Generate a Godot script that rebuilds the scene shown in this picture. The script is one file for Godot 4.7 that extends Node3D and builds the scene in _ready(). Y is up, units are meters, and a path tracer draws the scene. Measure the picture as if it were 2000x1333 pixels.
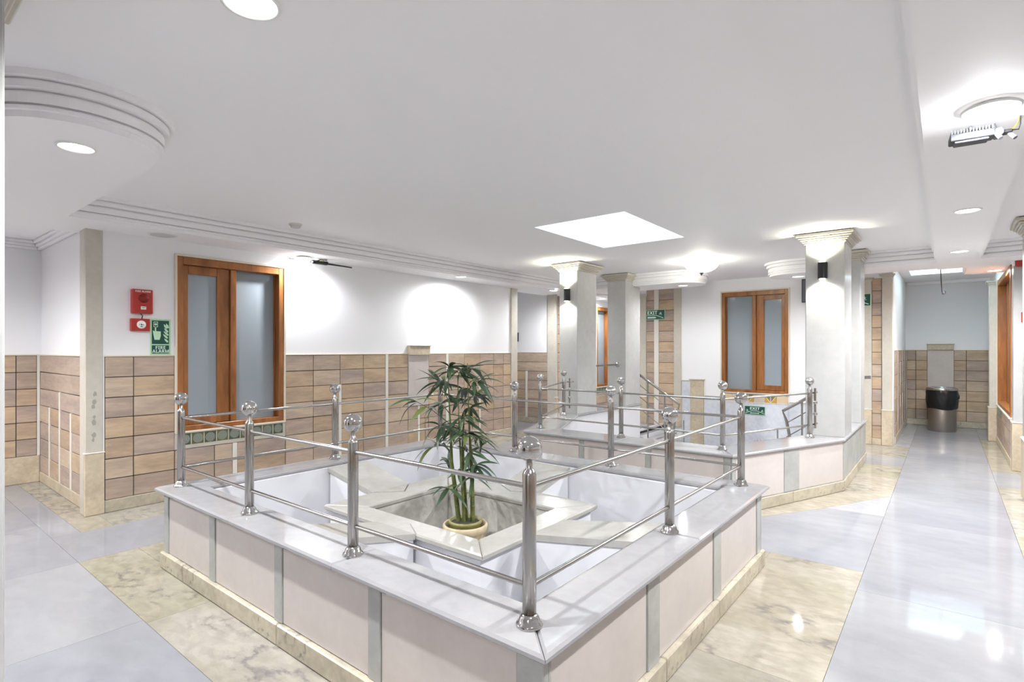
extends Node3D
# Marble hall with a railed light well, a stairwell and tiled walls.
# x runs to the right, -z away along the corridor, y up; metres.

const SOF := 2.50      # underside of the dropped soffits
const CEIL := 2.69     # main ceiling
const COP := 0.535     # top of the low marble walls
const WX := -5.82      # tiled left wall
const BZ := -9.9       # back wall
const LIT := 1.25
var M := {}
var used := {}
var cache := {}
var rng := RandomNumberGenerator.new()

# ---------------------------------------------------------------- helpers
func numbered(called: String) -> String:
	if not used.has(called):
		used[called] = 0
		return called
	used[called] += 1
	return "%s_%03d" % [called, used[called]]

func tag(o: Node, label: String, category := "", group := "", kind := "") -> Node:
	o.set_meta("label", label)
	if category != "": o.set_meta("category", category)
	if group != "": o.set_meta("group", group)
	if kind != "": o.set_meta("kind", kind)
	return o

func thing(called: String, label: String, category: String, at := Vector3.ZERO, turn := 0.0, group := "", kind := "") -> Node3D:
	var o := Node3D.new()
	o.name = numbered(called)
	add_child(o)
	o.position = at
	o.rotation.y = turn
	tag(o, label, category, group, kind)
	return o

func put(called: String, mesh: Mesh, mat: Material, parent: Node, at := Vector3.ZERO, turn := Vector3.ZERO) -> MeshInstance3D:
	var o := MeshInstance3D.new()
	o.name = called
	o.mesh = mesh
	o.material_override = mat
	parent.add_child(o, true)
	o.position = at
	o.rotation = turn
	return o

func quad(st: SurfaceTool, a: Vector3, b: Vector3, c: Vector3, d: Vector3, uvs := []) -> void:
	var p := [a, b, c, a, c, d]
	var q := [Vector2(0, 1), Vector2(0, 0), Vector2(1, 0), Vector2(1, 1)] if uvs.is_empty() else uvs
	var k := [0, 1, 2, 0, 2, 3]
	for i in 6:
		st.set_uv(q[k[i]])
		st.add_vertex(p[i])

func begin(smooth := false) -> SurfaceTool:
	var st := SurfaceTool.new()
	st.begin(Mesh.PRIMITIVE_TRIANGLES)
	st.set_smooth_group(0 if smooth else -1)
	return st

func done(st: SurfaceTool) -> ArrayMesh:
	st.generate_normals()
	return st.commit()

# chamfered box about its centre
func cbox(sx: float, sy: float, sz: float, b := 0.003) -> ArrayMesh:
	var key := "%.4f %.4f %.4f %.4f" % [sx, sy, sz, b]
	if cache.has(key): return cache[key]
	var st := begin()
	var h := Vector3(sx, sy, sz) * 0.5
	b = minf(b, minf(h.x, minf(h.y, h.z)) * 0.9)
	var axes := [Vector3.RIGHT, Vector3.UP, Vector3.BACK]
	for ax in 3:
		for s in [-1.0, 1.0]:
			var u: int = (ax + 1) % 3
			var v: int = (ax + 2) % 3
			if ax == 2:
				u = 0; v = 1
			elif ax == 0:
				u = 2; v = 1
			var cs := []
			for e in [[-1, -1], [-1, 1], [1, 1], [1, -1]]:
				var p := Vector3.ZERO
				p[ax] = s * h[ax]
				p[u] = e[0] * (h[u] - b)
				p[v] = e[1] * (h[v] - b)
				cs.append(p)
			var nrm: Vector3 = axes[ax] * s
			face(st, cs[0], cs[1], cs[2], cs[3], nrm)
	# edges
	for ax in 3:
		var u := (ax + 1) % 3
		var v := (ax + 2) % 3
		for e in [[-1, -1], [-1, 1], [1, 1], [1, -1]]:
			var a0 := Vector3.ZERO
			var a1 := Vector3.ZERO
			a0[u] = e[0] * h[u]; a0[v] = e[1] * (h[v] - b)
			a1[u] = e[0] * (h[u] - b); a1[v] = e[1] * h[v]
			var lo := a0; var lo2 := a1; var hi := a0; var hi2 := a1
			lo[ax] = -(h[ax] - b); lo2[ax] = lo[ax]; hi[ax] = h[ax] - b; hi2[ax] = hi[ax]
			var n := Vector3.ZERO
			n[u] = e[0]; n[v] = e[1]
			face(st, lo, hi, hi2, lo2, n)
	for sx_ in [-1, 1]:
		for sy_ in [-1, 1]:
			for sz_ in [-1, 1]:
				var s3 := Vector3(sx_, sy_, sz_)
				var p0 := Vector3(h.x, h.y - b, h.z - b) * s3
				var p1 := Vector3(h.x - b, h.y, h.z - b) * s3
				var p2 := Vector3(h.x - b, h.y - b, h.z) * s3
				var nn := (p1 - p0).cross(p2 - p0)
				if nn.dot(s3) > 0:
					var t := p1; p1 = p2; p2 = t
				for p in [p0, p1, p2]:
					st.set_uv(Vector2.ZERO)
					st.add_vertex(p)
	var m := done(st)
	cache[key] = m
	return m

func face(st: SurfaceTool, a: Vector3, b: Vector3, c: Vector3, d: Vector3, n: Vector3) -> void:
	if (b - a).cross(c - a).dot(n) > 0:
		quad(st, d, c, b, a, [Vector2(1, 1), Vector2(1, 0), Vector2(0, 0), Vector2(0, 1)])
	else:
		quad(st, a, b, c, d)

# box given by its two corners
func bx(called: String, parent: Node, a: Vector3, b: Vector3, mat: Material, bev := 0.003) -> MeshInstance3D:
	var lo := Vector3(minf(a.x, b.x), minf(a.y, b.y), minf(a.z, b.z))
	var s := (a - b).abs()
	return put(called, cbox(s.x, s.y, s.z, bev), mat, parent, lo + s * 0.5)

# horizontal polygon (x, z) pulled from y0 to y1
func prism(poly: PackedVector2Array, y0: float, y1: float) -> ArrayMesh:
	var st := begin()
	var tri := Geometry2D.triangulate_polygon(poly)
	var cw := Geometry2D.is_polygon_clockwise(poly)
	for side in [y0, y1]:
		var up: bool = side == y1
		for i in range(0, tri.size(), 3):
			var p := []
			for k in 3: p.append(Vector3(poly[tri[i + k]].x, side, poly[tri[i + k]].y))
			var n: Vector3 = (p[1] - p[0]).cross(p[2] - p[0])
			if (n.y > 0) == up:
				p.reverse()
			for q in p:
				st.set_uv(Vector2.ZERO); st.add_vertex(q)
	for i in poly.size():
		var a := poly[i]
		var b := poly[(i + 1) % poly.size()]
		var e := b - a
		if e.length() < 1e-5: continue
		var n := Vector3(e.y, 0, -e.x) * (-1.0 if cw else 1.0)
		face(st, Vector3(a.x, y0, a.y), Vector3(a.x, y1, a.y), Vector3(b.x, y1, b.y), Vector3(b.x, y0, b.y), n)
	return done(st)

# the same polygon with rounded upper and lower rims (bull nose)
func slab(poly: PackedVector2Array, y0: float, y1: float, r := 0.008) -> ArrayMesh:
	var st := begin()
	var inner := Geometry2D.offset_polygon(poly, -r, Geometry2D.JOIN_MITER)
	var ip: PackedVector2Array = inner[0] if inner.size() > 0 else poly
	if ip.size() != poly.size(): return prism(poly, y0, y1)
	# line the two rings up
	var best := 0
	for i in ip.size():
		if ip[i].distance_to(poly[0]) < ip[best].distance_to(poly[0]): best = i
	var rot := PackedVector2Array()
	var same := Geometry2D.is_polygon_clockwise(ip) == Geometry2D.is_polygon_clockwise(poly)
	for i in ip.size(): rot.append(ip[posmod(best + (i if same else -i), ip.size())])
	var cw := Geometry2D.is_polygon_clockwise(poly)
	var rings := [[rot, y0], [poly, y0 + r], [poly, y1 - r], [rot, y1]]
	for k in 3:
		var pa: PackedVector2Array = rings[k][0]
		var pb: PackedVector2Array = rings[k + 1][0]
		for i in poly.size():
			var j := (i + 1) % poly.size()
			var e := poly[j] - poly[i]
			var n := Vector3(e.y, (k - 1) * 0.7 * e.length(), -e.x)
			if cw: n = Vector3(-e.y, (k - 1) * 0.7 * e.length(), e.x)
			face(st, Vector3(pa[i].x, rings[k][1], pa[i].y), Vector3(pb[i].x, rings[k + 1][1], pb[i].y), Vector3(pb[j].x, rings[k + 1][1], pb[j].y), Vector3(pa[j].x, rings[k][1], pa[j].y), n)
	var tri := Geometry2D.triangulate_polygon(rot)
	for side in [y0, y1]:
		for i in range(0, tri.size(), 3):
			var p := []
			for k in 3: p.append(Vector3(rot[tri[i + k]].x, side, rot[tri[i + k]].y))
			var n: Vector3 = (p[1] - p[0]).cross(p[2] - p[0])
			if (n.y > 0) == (side == y1): p.reverse()
			for q in p:
				st.set_uv(Vector2.ZERO); st.add_vertex(q)
	return done(st)

func rect(x0: float, z0: float, x1: float, z1: float) -> PackedVector2Array:
	return PackedVector2Array([Vector2(x0, z0), Vector2(x1, z0), Vector2(x1, z1), Vector2(x0, z1)])

func pts(a: Array) -> PackedVector2Array:
	var p := PackedVector2Array()
	for i in range(0, a.size(), 2): p.append(Vector2(a[i], a[i + 1]))
	return p

# profile of (radius, y) turned about y
func lathe(profile: Array, segs := 24, smooth := true) -> ArrayMesh:
	var st := begin(smooth)
	for i in profile.size() - 1:
		var a: Vector2 = profile[i]
		var b: Vector2 = profile[i + 1]
		if a.distance_to(b) < 1e-6: continue
		for k in segs:
			var t0 := TAU * k / segs
			var t1 := TAU * (k + 1) / segs
			var p0 := Vector3(a.x * cos(t0), a.y, a.x * sin(t0))
			var p1 := Vector3(b.x * cos(t0), b.y, b.x * sin(t0))
			var p2 := Vector3(b.x * cos(t1), b.y, b.x * sin(t1))
			var p3 := Vector3(a.x * cos(t1), a.y, a.x * sin(t1))
			if b.x > 1e-6:
				for p in [p0, p1, p2]: st.add_vertex(p)
			if a.x > 1e-6:
				for p in [p0, p2 if b.x > 1e-6 else p1, p3]: st.add_vertex(p)
	return done(st)

func ball(r: float, y: float, segs := 24) -> Array:
	var a := []
	for i in 15:
		var t := -PI / 2 + PI * i / 14
		a.append(Vector2(maxf(0.0, r * cos(t)), y + r * sin(t)))
	return a

func tube(path: Array, radii, segs := 10) -> ArrayMesh:
	var st := begin(true)
	var rings := []
	var up := Vector3.UP
	for i in path.size():
		var d: Vector3 = (path[min(i + 1, path.size() - 1)] - path[max(i - 1, 0)]).normalized()
		if absf(d.dot(up)) > 0.95: up = Vector3.RIGHT if absf(d.x) < 0.9 else Vector3.BACK
		var s := d.cross(up).normalized()
		up = s.cross(d).normalized()
		var r: float = radii[i] if radii is Array else radii
		var ring := []
		for k in segs:
			var t := TAU * k / segs
			ring.append(path[i] + (s * cos(t) + up * sin(t)) * r)
		rings.append(ring)
	for i in path.size() - 1:
		for k in segs:
			var j := (k + 1) % segs
			for p in [rings[i][k], rings[i + 1][k], rings[i + 1][j], rings[i][k], rings[i + 1][j], rings[i][j]]: st.add_vertex(p)
	st.set_smooth_group(-1)
	for e in [0, path.size() - 1]:
		for k in range(1, segs - 1):
			var t := [rings[e][0], rings[e][k], rings[e][k + 1]]
			if e == 0: t.reverse()
			for p in t: st.add_vertex(p)
	return done(st)

# flat shape in x, y with a small depth in z (for print on signs)
func flat(poly: PackedVector2Array, d := 0.0012) -> ArrayMesh:
	var st := begin()
	var tri := Geometry2D.triangulate_polygon(poly)
	for i in range(0, tri.size(), 3):
		var p := []
		for k in 3: p.append(Vector3(poly[tri[i + k]].x, poly[tri[i + k]].y, d))
		if ((p[1] - p[0]).cross(p[2] - p[0])).z > 0: p.reverse()
		for q in p:
			st.set_uv(Vector2.ZERO); st.add_vertex(q)
	var cw := Geometry2D.is_polygon_clockwise(poly)
	for i in poly.size():
		var a := poly[i]
		var b := poly[(i + 1) % poly.size()]
		var n := Vector3(b.y - a.y, a.x - b.x, 0) * (-1.0 if cw else 1.0)
		face(st, Vector3(a.x, a.y, 0), Vector3(a.x, a.y, d), Vector3(b.x, b.y, d), Vector3(b.x, b.y, 0), n)
	return done(st)

func lettering(called: String, text: String, height: float, mat: Material, parent: Node, at: Vector3, face_name := "Droid Sans", bold := true, stretch := 1.0) -> void:
	var f := SystemFont.new()
	f.font_names = PackedStringArray([face_name])
	f.font_weight = 700 if bold else 400
	var t := TextMesh.new()
	t.font = f
	t.text = text
	t.font_size = 64
	t.pixel_size = height / 46.0
	t.depth = 0.0012
	var o := put(called, t, mat, parent, at)
	o.scale = Vector3(stretch, 1, 1)

# ---------------------------------------------------------------- materials
func noise_img(w: int, h: int, sd: int, freq: float, oct := 4, ridged := false) -> Image:
	var n := FastNoiseLite.new()
	n.seed = sd
	n.noise_type = FastNoiseLite.TYPE_SIMPLEX_SMOOTH
	n.frequency = freq
	n.fractal_type = FastNoiseLite.FRACTAL_RIDGED if ridged else FastNoiseLite.FRACTAL_FBM
	n.fractal_octaves = oct
	n.domain_warp_enabled = true
	n.domain_warp_amplitude = 18.0
	n.domain_warp_frequency = freq * 1.2
	var i := n.get_seamless_image(w, h, false, false, 0.25, true)
	i.convert(Image.FORMAT_L8)
	return i

# base mottled towards second, with veins where a broad mask allows
func stone(sd: int, base: Color, second: Color, vein: Color, vein_amount: float, sharp := 0.80, size := 384, fx := 1.0, fine := 0.06, patchy := 0.5, vfreq := 0.008) -> ImageTexture:
	var w := int(size / fx) if fx > 1.0 else size
	var a := noise_img(w, size, sd, 0.009, 5)
	var b := noise_img(w, size, sd + 11, vfreq, 4, true)
	var c := noise_img(w, size, sd + 23, 0.06, 3)
	var d := noise_img(w, size, sd + 37, 0.006, 3)
	for im in [a, b, c, d]:
		if w != size: im.resize(size, size, Image.INTERPOLATE_CUBIC)
	var da: PackedByteArray = a.get_data()
	var db: PackedByteArray = b.get_data()
	var dc: PackedByteArray = c.get_data()
	var dd: PackedByteArray = d.get_data()
	var out := PackedByteArray()
	out.resize(size * size * 3)
	for i in size * size:
		var t := smoothstep(0.2, 0.85, da[i] / 255.0)
		var k := base.lerp(second, t)
		var v := smoothstep(sharp, 1.0, db[i] / 255.0) * smoothstep(patchy - 0.15, patchy + 0.2, dd[i] / 255.0) * vein_amount
		k = k.lerp(vein, v)
		var g := 1.0 + (dc[i] / 255.0 - 0.5) * fine * 2.0
		out[i * 3] = clampi(int(k.r * g * 255.0), 0, 255)
		out[i * 3 + 1] = clampi(int(k.g * g * 255.0), 0, 255)
		out[i * 3 + 2] = clampi(int(k.b * g * 255.0), 0, 255)
	var im := Image.create_from_data(size, size, false, Image.FORMAT_RGB8, out)
	im.generate_mipmaps()
	return ImageTexture.create_from_image(im)

func rgb(r: int, g: int, b: int) -> Color:
	return Color8(r, g, b)

func mat(c: Color, rough := 0.5, metal := 0.0) -> StandardMaterial3D:
	var m := StandardMaterial3D.new()
	m.albedo_color = c
	m.roughness = rough
	m.metallic = metal
	return m

func tmat(t: Texture2D, rough: float, per_metre: float, tint := Color.WHITE, off := Vector3.ZERO) -> StandardMaterial3D:
	var m := mat(tint, rough)
	m.albedo_texture = t
	m.uv1_triplanar = true
	m.uv1_world_triplanar = true
	m.uv1_scale = Vector3.ONE * per_metre
	m.uv1_offset = off
	return m

func glow(c: Color, e: float) -> StandardMaterial3D:
	var m := mat(c, 0.4)
	m.emission_enabled = true
	m.emission = c
	m.emission_energy_multiplier = e
	return m

func spiral_tex(sd: int) -> ImageTexture:
	var n := 96
	var im := Image.create(n, n, true, Image.FORMAT_RGB8)
	var greens := [rgb(92, 98, 62), rgb(70, 84, 70), rgb(104, 104, 66), rgb(78, 82, 58)]
	var ground: Color = greens[sd % 4]
	var cream := rgb(190, 188, 160)
	var blue := rgb(58, 86, 98)
	for y in n:
		for x in n:
			var p := Vector2(x - n / 2.0 + 0.5, y - n / 2.0 + 0.5)
			var r := p.length()
			var c := ground
			if r < 43:
				var arm := fposmod(r / 9.6 + p.angle() / TAU + sd * 0.21, 1.0)
				c = cream if arm < 0.42 else blue
			im.set_pixel(x, y, c)
	im.generate_mipmaps()
	return ImageTexture.create_from_image(im)

func star_tex(sd: int) -> ImageTexture:
	var n := 96
	var im := Image.create(n, n, true, Image.FORMAT_RGB8)
	for y in n:
		for x in n:
			var u := absf(x - n / 2.0) / (n / 2.0)
			var v := 1.0 - float(y) / n
			var c := rgb(205, 190, 172)
			if sd == 0:
				c = rgb(196, 150, 70) if v < u * 0.95 else rgb(112, 112, 70)
				if absf(v - u * 0.95) < 0.07: c = rgb(225, 205, 150)
				if u < 0.07: c = rgb(200, 192, 185)
				elif u < 0.3 and v > u * 0.95 + 0.1 and v < 0.72: c = rgb(128, 112, 120)
			elif sd == 1:
				c = rgb(214, 192, 160)
			im.set_pixel(x, y, c)
	im.generate_mipmaps()
	return ImageTexture.create_from_image(im)

func materials() -> void:
	M.paint = mat(rgb(238, 238, 240), 0.55)
	M.ceiling = mat(rgb(246, 245, 247), 0.7)
	M.well = mat(rgb(218, 218, 222), 0.5)
	M.grout = mat(rgb(62, 54, 48), 0.9)
	var white := stone(3, rgb(156, 155, 156), rgb(150, 149, 151), rgb(134, 134, 137), 0.45, 0.86, 384, 1.0, 0.025)
	M.coping = tmat(white, 0.06, 0.5)
	M.star = tmat(stone(5, rgb(172, 170, 165), rgb(163, 161, 154), rgb(140, 139, 132), 0.4, 0.84, 384, 1.0, 0.03), 0.2, 0.6)
	M.pit = tmat(stone(8, rgb(190, 188, 182), rgb(164, 162, 156), rgb(120, 120, 116), 0.7, 0.8), 0.35, 0.7)
	M.panel = tmat(stone(7, rgb(198, 190, 185), rgb(193, 185, 180), rgb(182, 171, 166), 0.15, 0.9, 384, 1.0, 0.015), 0.3, 0.6)
	M.strip = tmat(stone(9, rgb(170, 171, 167), rgb(158, 159, 156), rgb(130, 134, 133), 0.4, 0.8, 384, 1.0, 0.03), 0.22, 0.7)
	var plinth := stone(12, rgb(190, 182, 162), rgb(172, 164, 146), rgb(104, 100, 96), 0.85, 0.66, 384, 1.0, 0.06, 0.55, 0.022)
	M.plinth = tmat(plinth, 0.25, 0.8)
	M.plinth_warm = tmat(stone(13, rgb(202, 188, 164), rgb(188, 173, 150), rgb(164, 146, 122), 0.4, 0.82), 0.3, 0.8)
	var grey := stone(15, rgb(150, 150, 152), rgb(141, 141, 144), rgb(123, 125, 130), 0.5, 0.84, 384, 2.0, 0.025)
	M.floor_grey = [tmat(grey, 0.05, 0.33), tmat(grey, 0.05, 0.33, rgb(252, 252, 255), Vector3(0.37, 0.2, 0.61)), tmat(grey, 0.05, 0.33, rgb(247, 248, 252), Vector3(0.71, 0.1, 0.17))]
	M.floor_pale = tmat(stone(16, rgb(160, 160, 164), rgb(154, 154, 159), rgb(190, 196, 206), 0.4, 0.86), 0.13, 0.4)
	var yellow := stone(18, rgb(160, 155, 145), rgb(149, 144, 131), rgb(106, 101, 104), 0.75, 0.52, 512, 1.8, 0.08, 0.48, 0.026)
	M.floor_yellow = [tmat(yellow, 0.05, 0.42), tmat(yellow, 0.05, 0.42, rgb(255, 252, 246), Vector3(0.43, 0.3, 0.29)), tmat(yellow, 0.05, 0.42, rgb(250, 250, 240), Vector3(0.18, 0.3, 0.77))]
	for m in M.floor_grey + M.floor_yellow + [M.floor_pale]: m.metallic_specular = 0.22
	M.screed = mat(rgb(150, 148, 142), 0.9)
	M.tile = []
	var grain := stone(21, rgb(194, 177, 158), rgb(175, 159, 144), rgb(198, 168, 132), 0.5, 0.7, 512, 5.0, 0.06)
	var grain2 := stone(27, rgb(188, 172, 158), rgb(168, 154, 145), rgb(150, 144, 144), 0.5, 0.7, 512, 5.0, 0.06)
	for i in 6:
		var tint: Color = [rgb(255, 252, 248), rgb(246, 240, 236), rgb(255, 246, 230), rgb(238, 234, 234), rgb(250, 244, 240), rgb(242, 232, 220)][i]
		M.tile.append(tmat(grain if i % 3 != 1 else grain2, 0.55, 0.9, tint, Vector3(0.173 * i, 0.31 * i, 0.47 * i)))
	M.column = tmat(stone(31, rgb(188, 188, 186), rgb(180, 180, 178), rgb(164, 166, 168), 0.5, 0.84, 384, 1.0, 0.025), 0.2, 0.33)
	M.trim = tmat(stone(33, rgb(198, 193, 181), rgb(190, 185, 173), rgb(172, 167, 154), 0.3, 0.84, 384, 1.0, 0.025), 0.3, 0.6)
	M.inlay = mat(rgb(222, 218, 210), 0.3)
	M.line = mat(rgb(216, 206, 188), 0.4)
	var wood_v := stone(41, rgb(158, 102, 54), rgb(128, 78, 38), rgb(98, 56, 26), 0.7, 0.66, 384, 7.0, 0.08)
	var wm := tmat(wood_v, 0.32, 1.1)
	M.wood_h = wm
	var wi := wood_v.get_image()
	wi.rotate_90(CLOCKWISE)
	M.wood_v = tmat(ImageTexture.create_from_image(wi), 0.32, 1.1)
	M.frost = mat(Color8(152, 162, 169, 238), 0.07)
	M.frost.transparency = BaseMaterial3D.TRANSPARENCY_ALPHA
	M.reveal = mat(rgb(96, 104, 110), 0.8)
	M.steel = mat(rgb(172, 169, 165), 0.18, 1.0)
	M.chrome = mat(rgb(196, 195, 194), 0.07, 1.0)
	M.black = mat(rgb(26, 26, 28), 0.4)
	M.sconce = mat(rgb(44, 45, 48), 0.35, 0.4)
	M.bag = mat(rgb(24, 25, 28), 0.32)
	M.red = mat(rgb(172, 42, 33), 0.4)
	M.red_dark = mat(rgb(122, 30, 26), 0.6)
	M.sign_green = mat(rgb(18, 74, 66), 0.35)
	M.sign_glow = mat(rgb(196, 232, 196), 0.45)
	M.sign_pale = mat(rgb(214, 240, 226), 0.45)
	M.sign_rim = mat(rgb(176, 220, 176), 0.45)
	M.white = mat(rgb(232, 232, 230), 0.4)
	M.ivory = mat(rgb(226, 222, 210), 0.4)
	M.grey_metal = mat(rgb(112, 115, 122), 0.5, 0.2)
	M.dark_metal = mat(rgb(66, 68, 74), 0.5, 0.2)
	M.yellow_wire = mat(rgb(188, 180, 70), 0.5)
	M.lens = glow(rgb(255, 253, 250), 5.0)
	M.lens_sconce = glow(rgb(255, 252, 232), 6.0)
	M.dome = glow(rgb(255, 255, 246), 2.2)
	M.stem = tmat(stone(51, rgb(104, 108, 58), rgb(72, 84, 42), rgb(60, 62, 34), 0.5, 0.75), 0.45, 4.0)
	M.leaf = []
	for c in [rgb(54, 72, 52), rgb(66, 86, 58), rgb(44, 60, 48), rgb(98, 110, 60)]:
		var l := mat(c, 0.42)
		l.cull_mode = BaseMaterial3D.CULL_DISABLED
		l.backlight_enabled = true
		l.backlight = Color(0.10, 0.16, 0.06)
		M.leaf.append(l)
	M.twig = mat(rgb(78, 78, 62), 0.6)
	M.pot_clay = tmat(stone(55, rgb(206, 190, 160), rgb(186, 168, 140), rgb(150, 130, 110), 0.4, 0.8), 0.6, 4.0)
	M.pot_green = mat(rgb(138, 134, 82), 0.35)
	M.soil = tmat(stone(57, rgb(62, 62, 46), rgb(44, 46, 34), rgb(80, 76, 56), 0.5, 0.7), 0.9, 6.0)
	M.spiral = []
	for i in 4:
		var s := mat(Color.WHITE, 0.3)
		s.albedo_texture = spiral_tex(i)
		M.spiral.append(s)
	M.star_tile = []
	for i in 3:
		var s := mat(Color.WHITE, 0.35)
		s.albedo_texture = star_tex(i)
		M.star_tile.append(s)

# ---------------------------------------------------------------- camera, sky
func view() -> void:
	var cam := Camera3D.new()
	cam.name = "camera"
	add_child(cam)
	cam.position = Vector3(0, 1.45, 0)
	cam.rotation_degrees = Vector3(0, 38.77, 0)
	cam.near = 0.05
	cam.far = 100.0
	var f := 1056.0
	cam.projection = Camera3D.PROJECTION_FRUSTUM
	cam.size = 0.05 * 1333.0 / f
	cam.frustum_offset = Vector2(0, 0.05 * 16.5 / f)
	cam.current = true
	var env := Environment.new()
	env.background_mode = Environment.BG_SKY
	var sky := Sky.new()
	var sm := ProceduralSkyMaterial.new()
	sm.sky_top_color = rgb(226, 244, 248)
	sm.sky_horizon_color = rgb(234, 246, 249)
	sm.ground_bottom_color = rgb(150, 150, 146)
	sm.ground_horizon_color = rgb(190, 190, 186)
	sky.sky_material = sm
	env.sky = sky
	env.background_energy_multiplier = 4.4
	env.tonemap_mode = Environment.TONE_MAPPER_LINEAR
	env.tonemap_exposure = 1.86
	env.sdfgi_enabled = true
	env.ssao_enabled = true
	env.ssil_enabled = true
	var we := WorldEnvironment.new()
	we.name = "world_environment"
	we.environment = env
	add_child(we)

# ---------------------------------------------------------------- floor
func floor_piece(fl: Node, poly: PackedVector2Array, m: Material) -> void:
	var inset := Geometry2D.offset_polygon(poly, -0.0009, Geometry2D.JOIN_MITER)
	put("slab", prism(inset[0], -0.03, 0.0), m, fl)

func floors() -> void:
	var fl := thing("floor", "polished floor of grey and yellow marble slabs", "floor", Vector3.ZERO, 0, "", "structure")
	for r in [[-8.2, 3.2, 2.8, -1.36], [-8.2, -1.36, -4.04, -4.9], [-0.98, -1.36, 2.8, -4.9], [-4.04, -3.86, -0.98, -4.9], [-8.2, -4.9, -4.1, -9.95], [-1.1, -4.9, 2.8, -9.95], [-8.2, -9.95, 2.8, -13.4]]:
		bx("screed", fl, Vector3(r[0], -0.13, r[1]), Vector3(r[2], -0.031, r[3]), M.screed, 0.0)
	var k := 0
	var zs := [3.1, 1.4, -0.35, -2.1, -3.85, -5.6, -7.33, -9.07, -10.8, -13.1]
	for i in zs.size() - 1:
		floor_piece(fl, rect(-0.42, zs[i], 0.42, zs[i + 1]), M.floor_grey[i % 3])
	# yellow border round the light well
	for r in [[-0.98, -1.0, -0.42, -2.6], [-0.98, -2.6, -0.42, -4.17], [-4.6, -1.02, -3.3, -1.37], [-3.3, -1.02, -2.0, -1.37], [-2.0, -1.02, -0.98, -1.37], [-4.6, -1.37, -4.04, -2.9], [-4.6, -2.9, -4.04, -4.17], [-4.04, -3.85, -0.98, -4.17]]:
		floor_piece(fl, rect(r[0], r[1], r[2], r[3]), M.floor_yellow[k % 3]); k += 1
	floor_piece(fl, rect(-0.98, -0.35, -0.42, -1.0), M.floor_grey[1])
	# large grey slabs in front
	var xs := [-8.1, -6.9, -5.72, -4.6, -3.35, -2.1, -0.98]
	for i in xs.size() - 1:
		for j in 3:
			var z0: float = [-1.02, -0.1, 1.4][j]
			var z1: float = [-0.1, 1.4, 3.1][j]
			floor_piece(fl, rect(xs[i], z0, xs[i + 1], z1), M.floor_grey[(i * 2 + j) % 3])
	floor_piece(fl, rect(-0.98, -0.35, -0.42, 1.4), M.floor_grey[2])
	floor_piece(fl, rect(-0.98, 1.4, -0.42, 3.1), M.floor_grey[0])
	floor_piece(fl, rect(-8.1, -1.02, -6.7, -1.2), M.floor_grey[0])
	floor_piece(fl, rect(-6.7, -1.02, -5.34, -1.2), M.floor_grey[1])
	floor_piece(fl, rect(-8.1, -1.2, -6.7, -1.42), M.floor_yellow[0])
	floor_piece(fl, rect(-6.7, -1.2, -5.34, -1.42), M.floor_yellow[1])
	for i in 6:
		floor_piece(fl, rect(-5.34, -1.02 - i * 1.5, -4.6, -2.52 - i * 1.5), M.floor_grey[(i + 1) % 3])
		floor_piece(fl, rect(-5.84, -1.42 - i * 1.42, -5.34, -2.84 - i * 1.42), M.floor_yellow[i % 3])
	# between the well and the stair parapet
	floor_piece(fl, rect(-4.6, -4.17, -3.2, -4.82), M.floor_grey[0])
	floor_piece(fl, rect(-3.2, -4.17, -1.9, -4.82), M.floor_grey[1])
	floor_piece(fl, pts([-1.9, -4.17, -0.42, -4.17, -0.42, -5.68, -0.86, -5.65, -1.25, -5.0, -1.5, -4.82, -1.9, -4.82]), M.floor_grey[2])
	floor_piece(fl, pts([-0.86, -5.65, -0.42, -5.68, -0.42, -6.52]), M.floor_pale)
	floor_piece(fl, pts([-1.5, -4.82, -1.25, -5.0, -0.86, -5.65, -0.42, -6.52, -0.42, -7.4, -0.86, -7.4, -0.86, -6.5]), M.floor_yellow[1])
	floor_piece(fl, rect(-1.1, -7.4, -0.42, -8.2), M.floor_yellow[2])
	floor_piece(fl, rect(-1.1, -8.2, -0.42, -8.9), M.floor_grey[0])
	floor_piece(fl, rect(-1.1, -8.9, -0.42, -9.95), M.floor_yellow[0])
	floor_piece(fl, pts([-4.6, -4.82, -3.7, -4.82, -4.36, -6.42, -4.36, -7.2, -4.6, -7.2]), M.floor_grey[1])
	floor_piece(fl, rect(-4.6, -7.2, -4.1, -8.6), M.floor_yellow[1])
	floor_piece(fl, rect(-4.6, -8.6, -4.1, -9.95), M.floor_grey[2])
	floor_piece(fl, rect(-5.34, -10.02, -4.6, -12.1), M.floor_grey[1])
	floor_piece(fl, rect(-5.84, -9.94, -5.34, -12.1), M.floor_yellow[1])
	# side passage on the left
	floor_piece(fl, rect(-8.1, -7.3, -5.84, -8.7), M.floor_grey[1])
	# right of the corridor strip
	for r in [[3.1, 0.6], [0.6, -1.6], [-1.6, -3.7], [-3.7, -5.7], [-5.7, -7.66], [-8.57, -10.2], [-10.2, -11.6]]:
		floor_piece(fl, rect(0.42, r[0], 0.95, r[1]), M.floor_yellow[k % 3]); k += 1
		floor_piece(fl, rect(0.95, r[0], 2.7, r[1]), M.floor_grey[k % 3])
	floor_piece(fl, rect(0.42, -7.66, 2.7, -8.57), M.floor_grey[0])
	floor_piece(fl, rect(-0.66, -9.95, -0.42, -13.1), M.floor_pale)
	floor_piece(fl, rect(0.42, -11.6, 0.62, -13.1), M.floor_grey[1])

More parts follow.
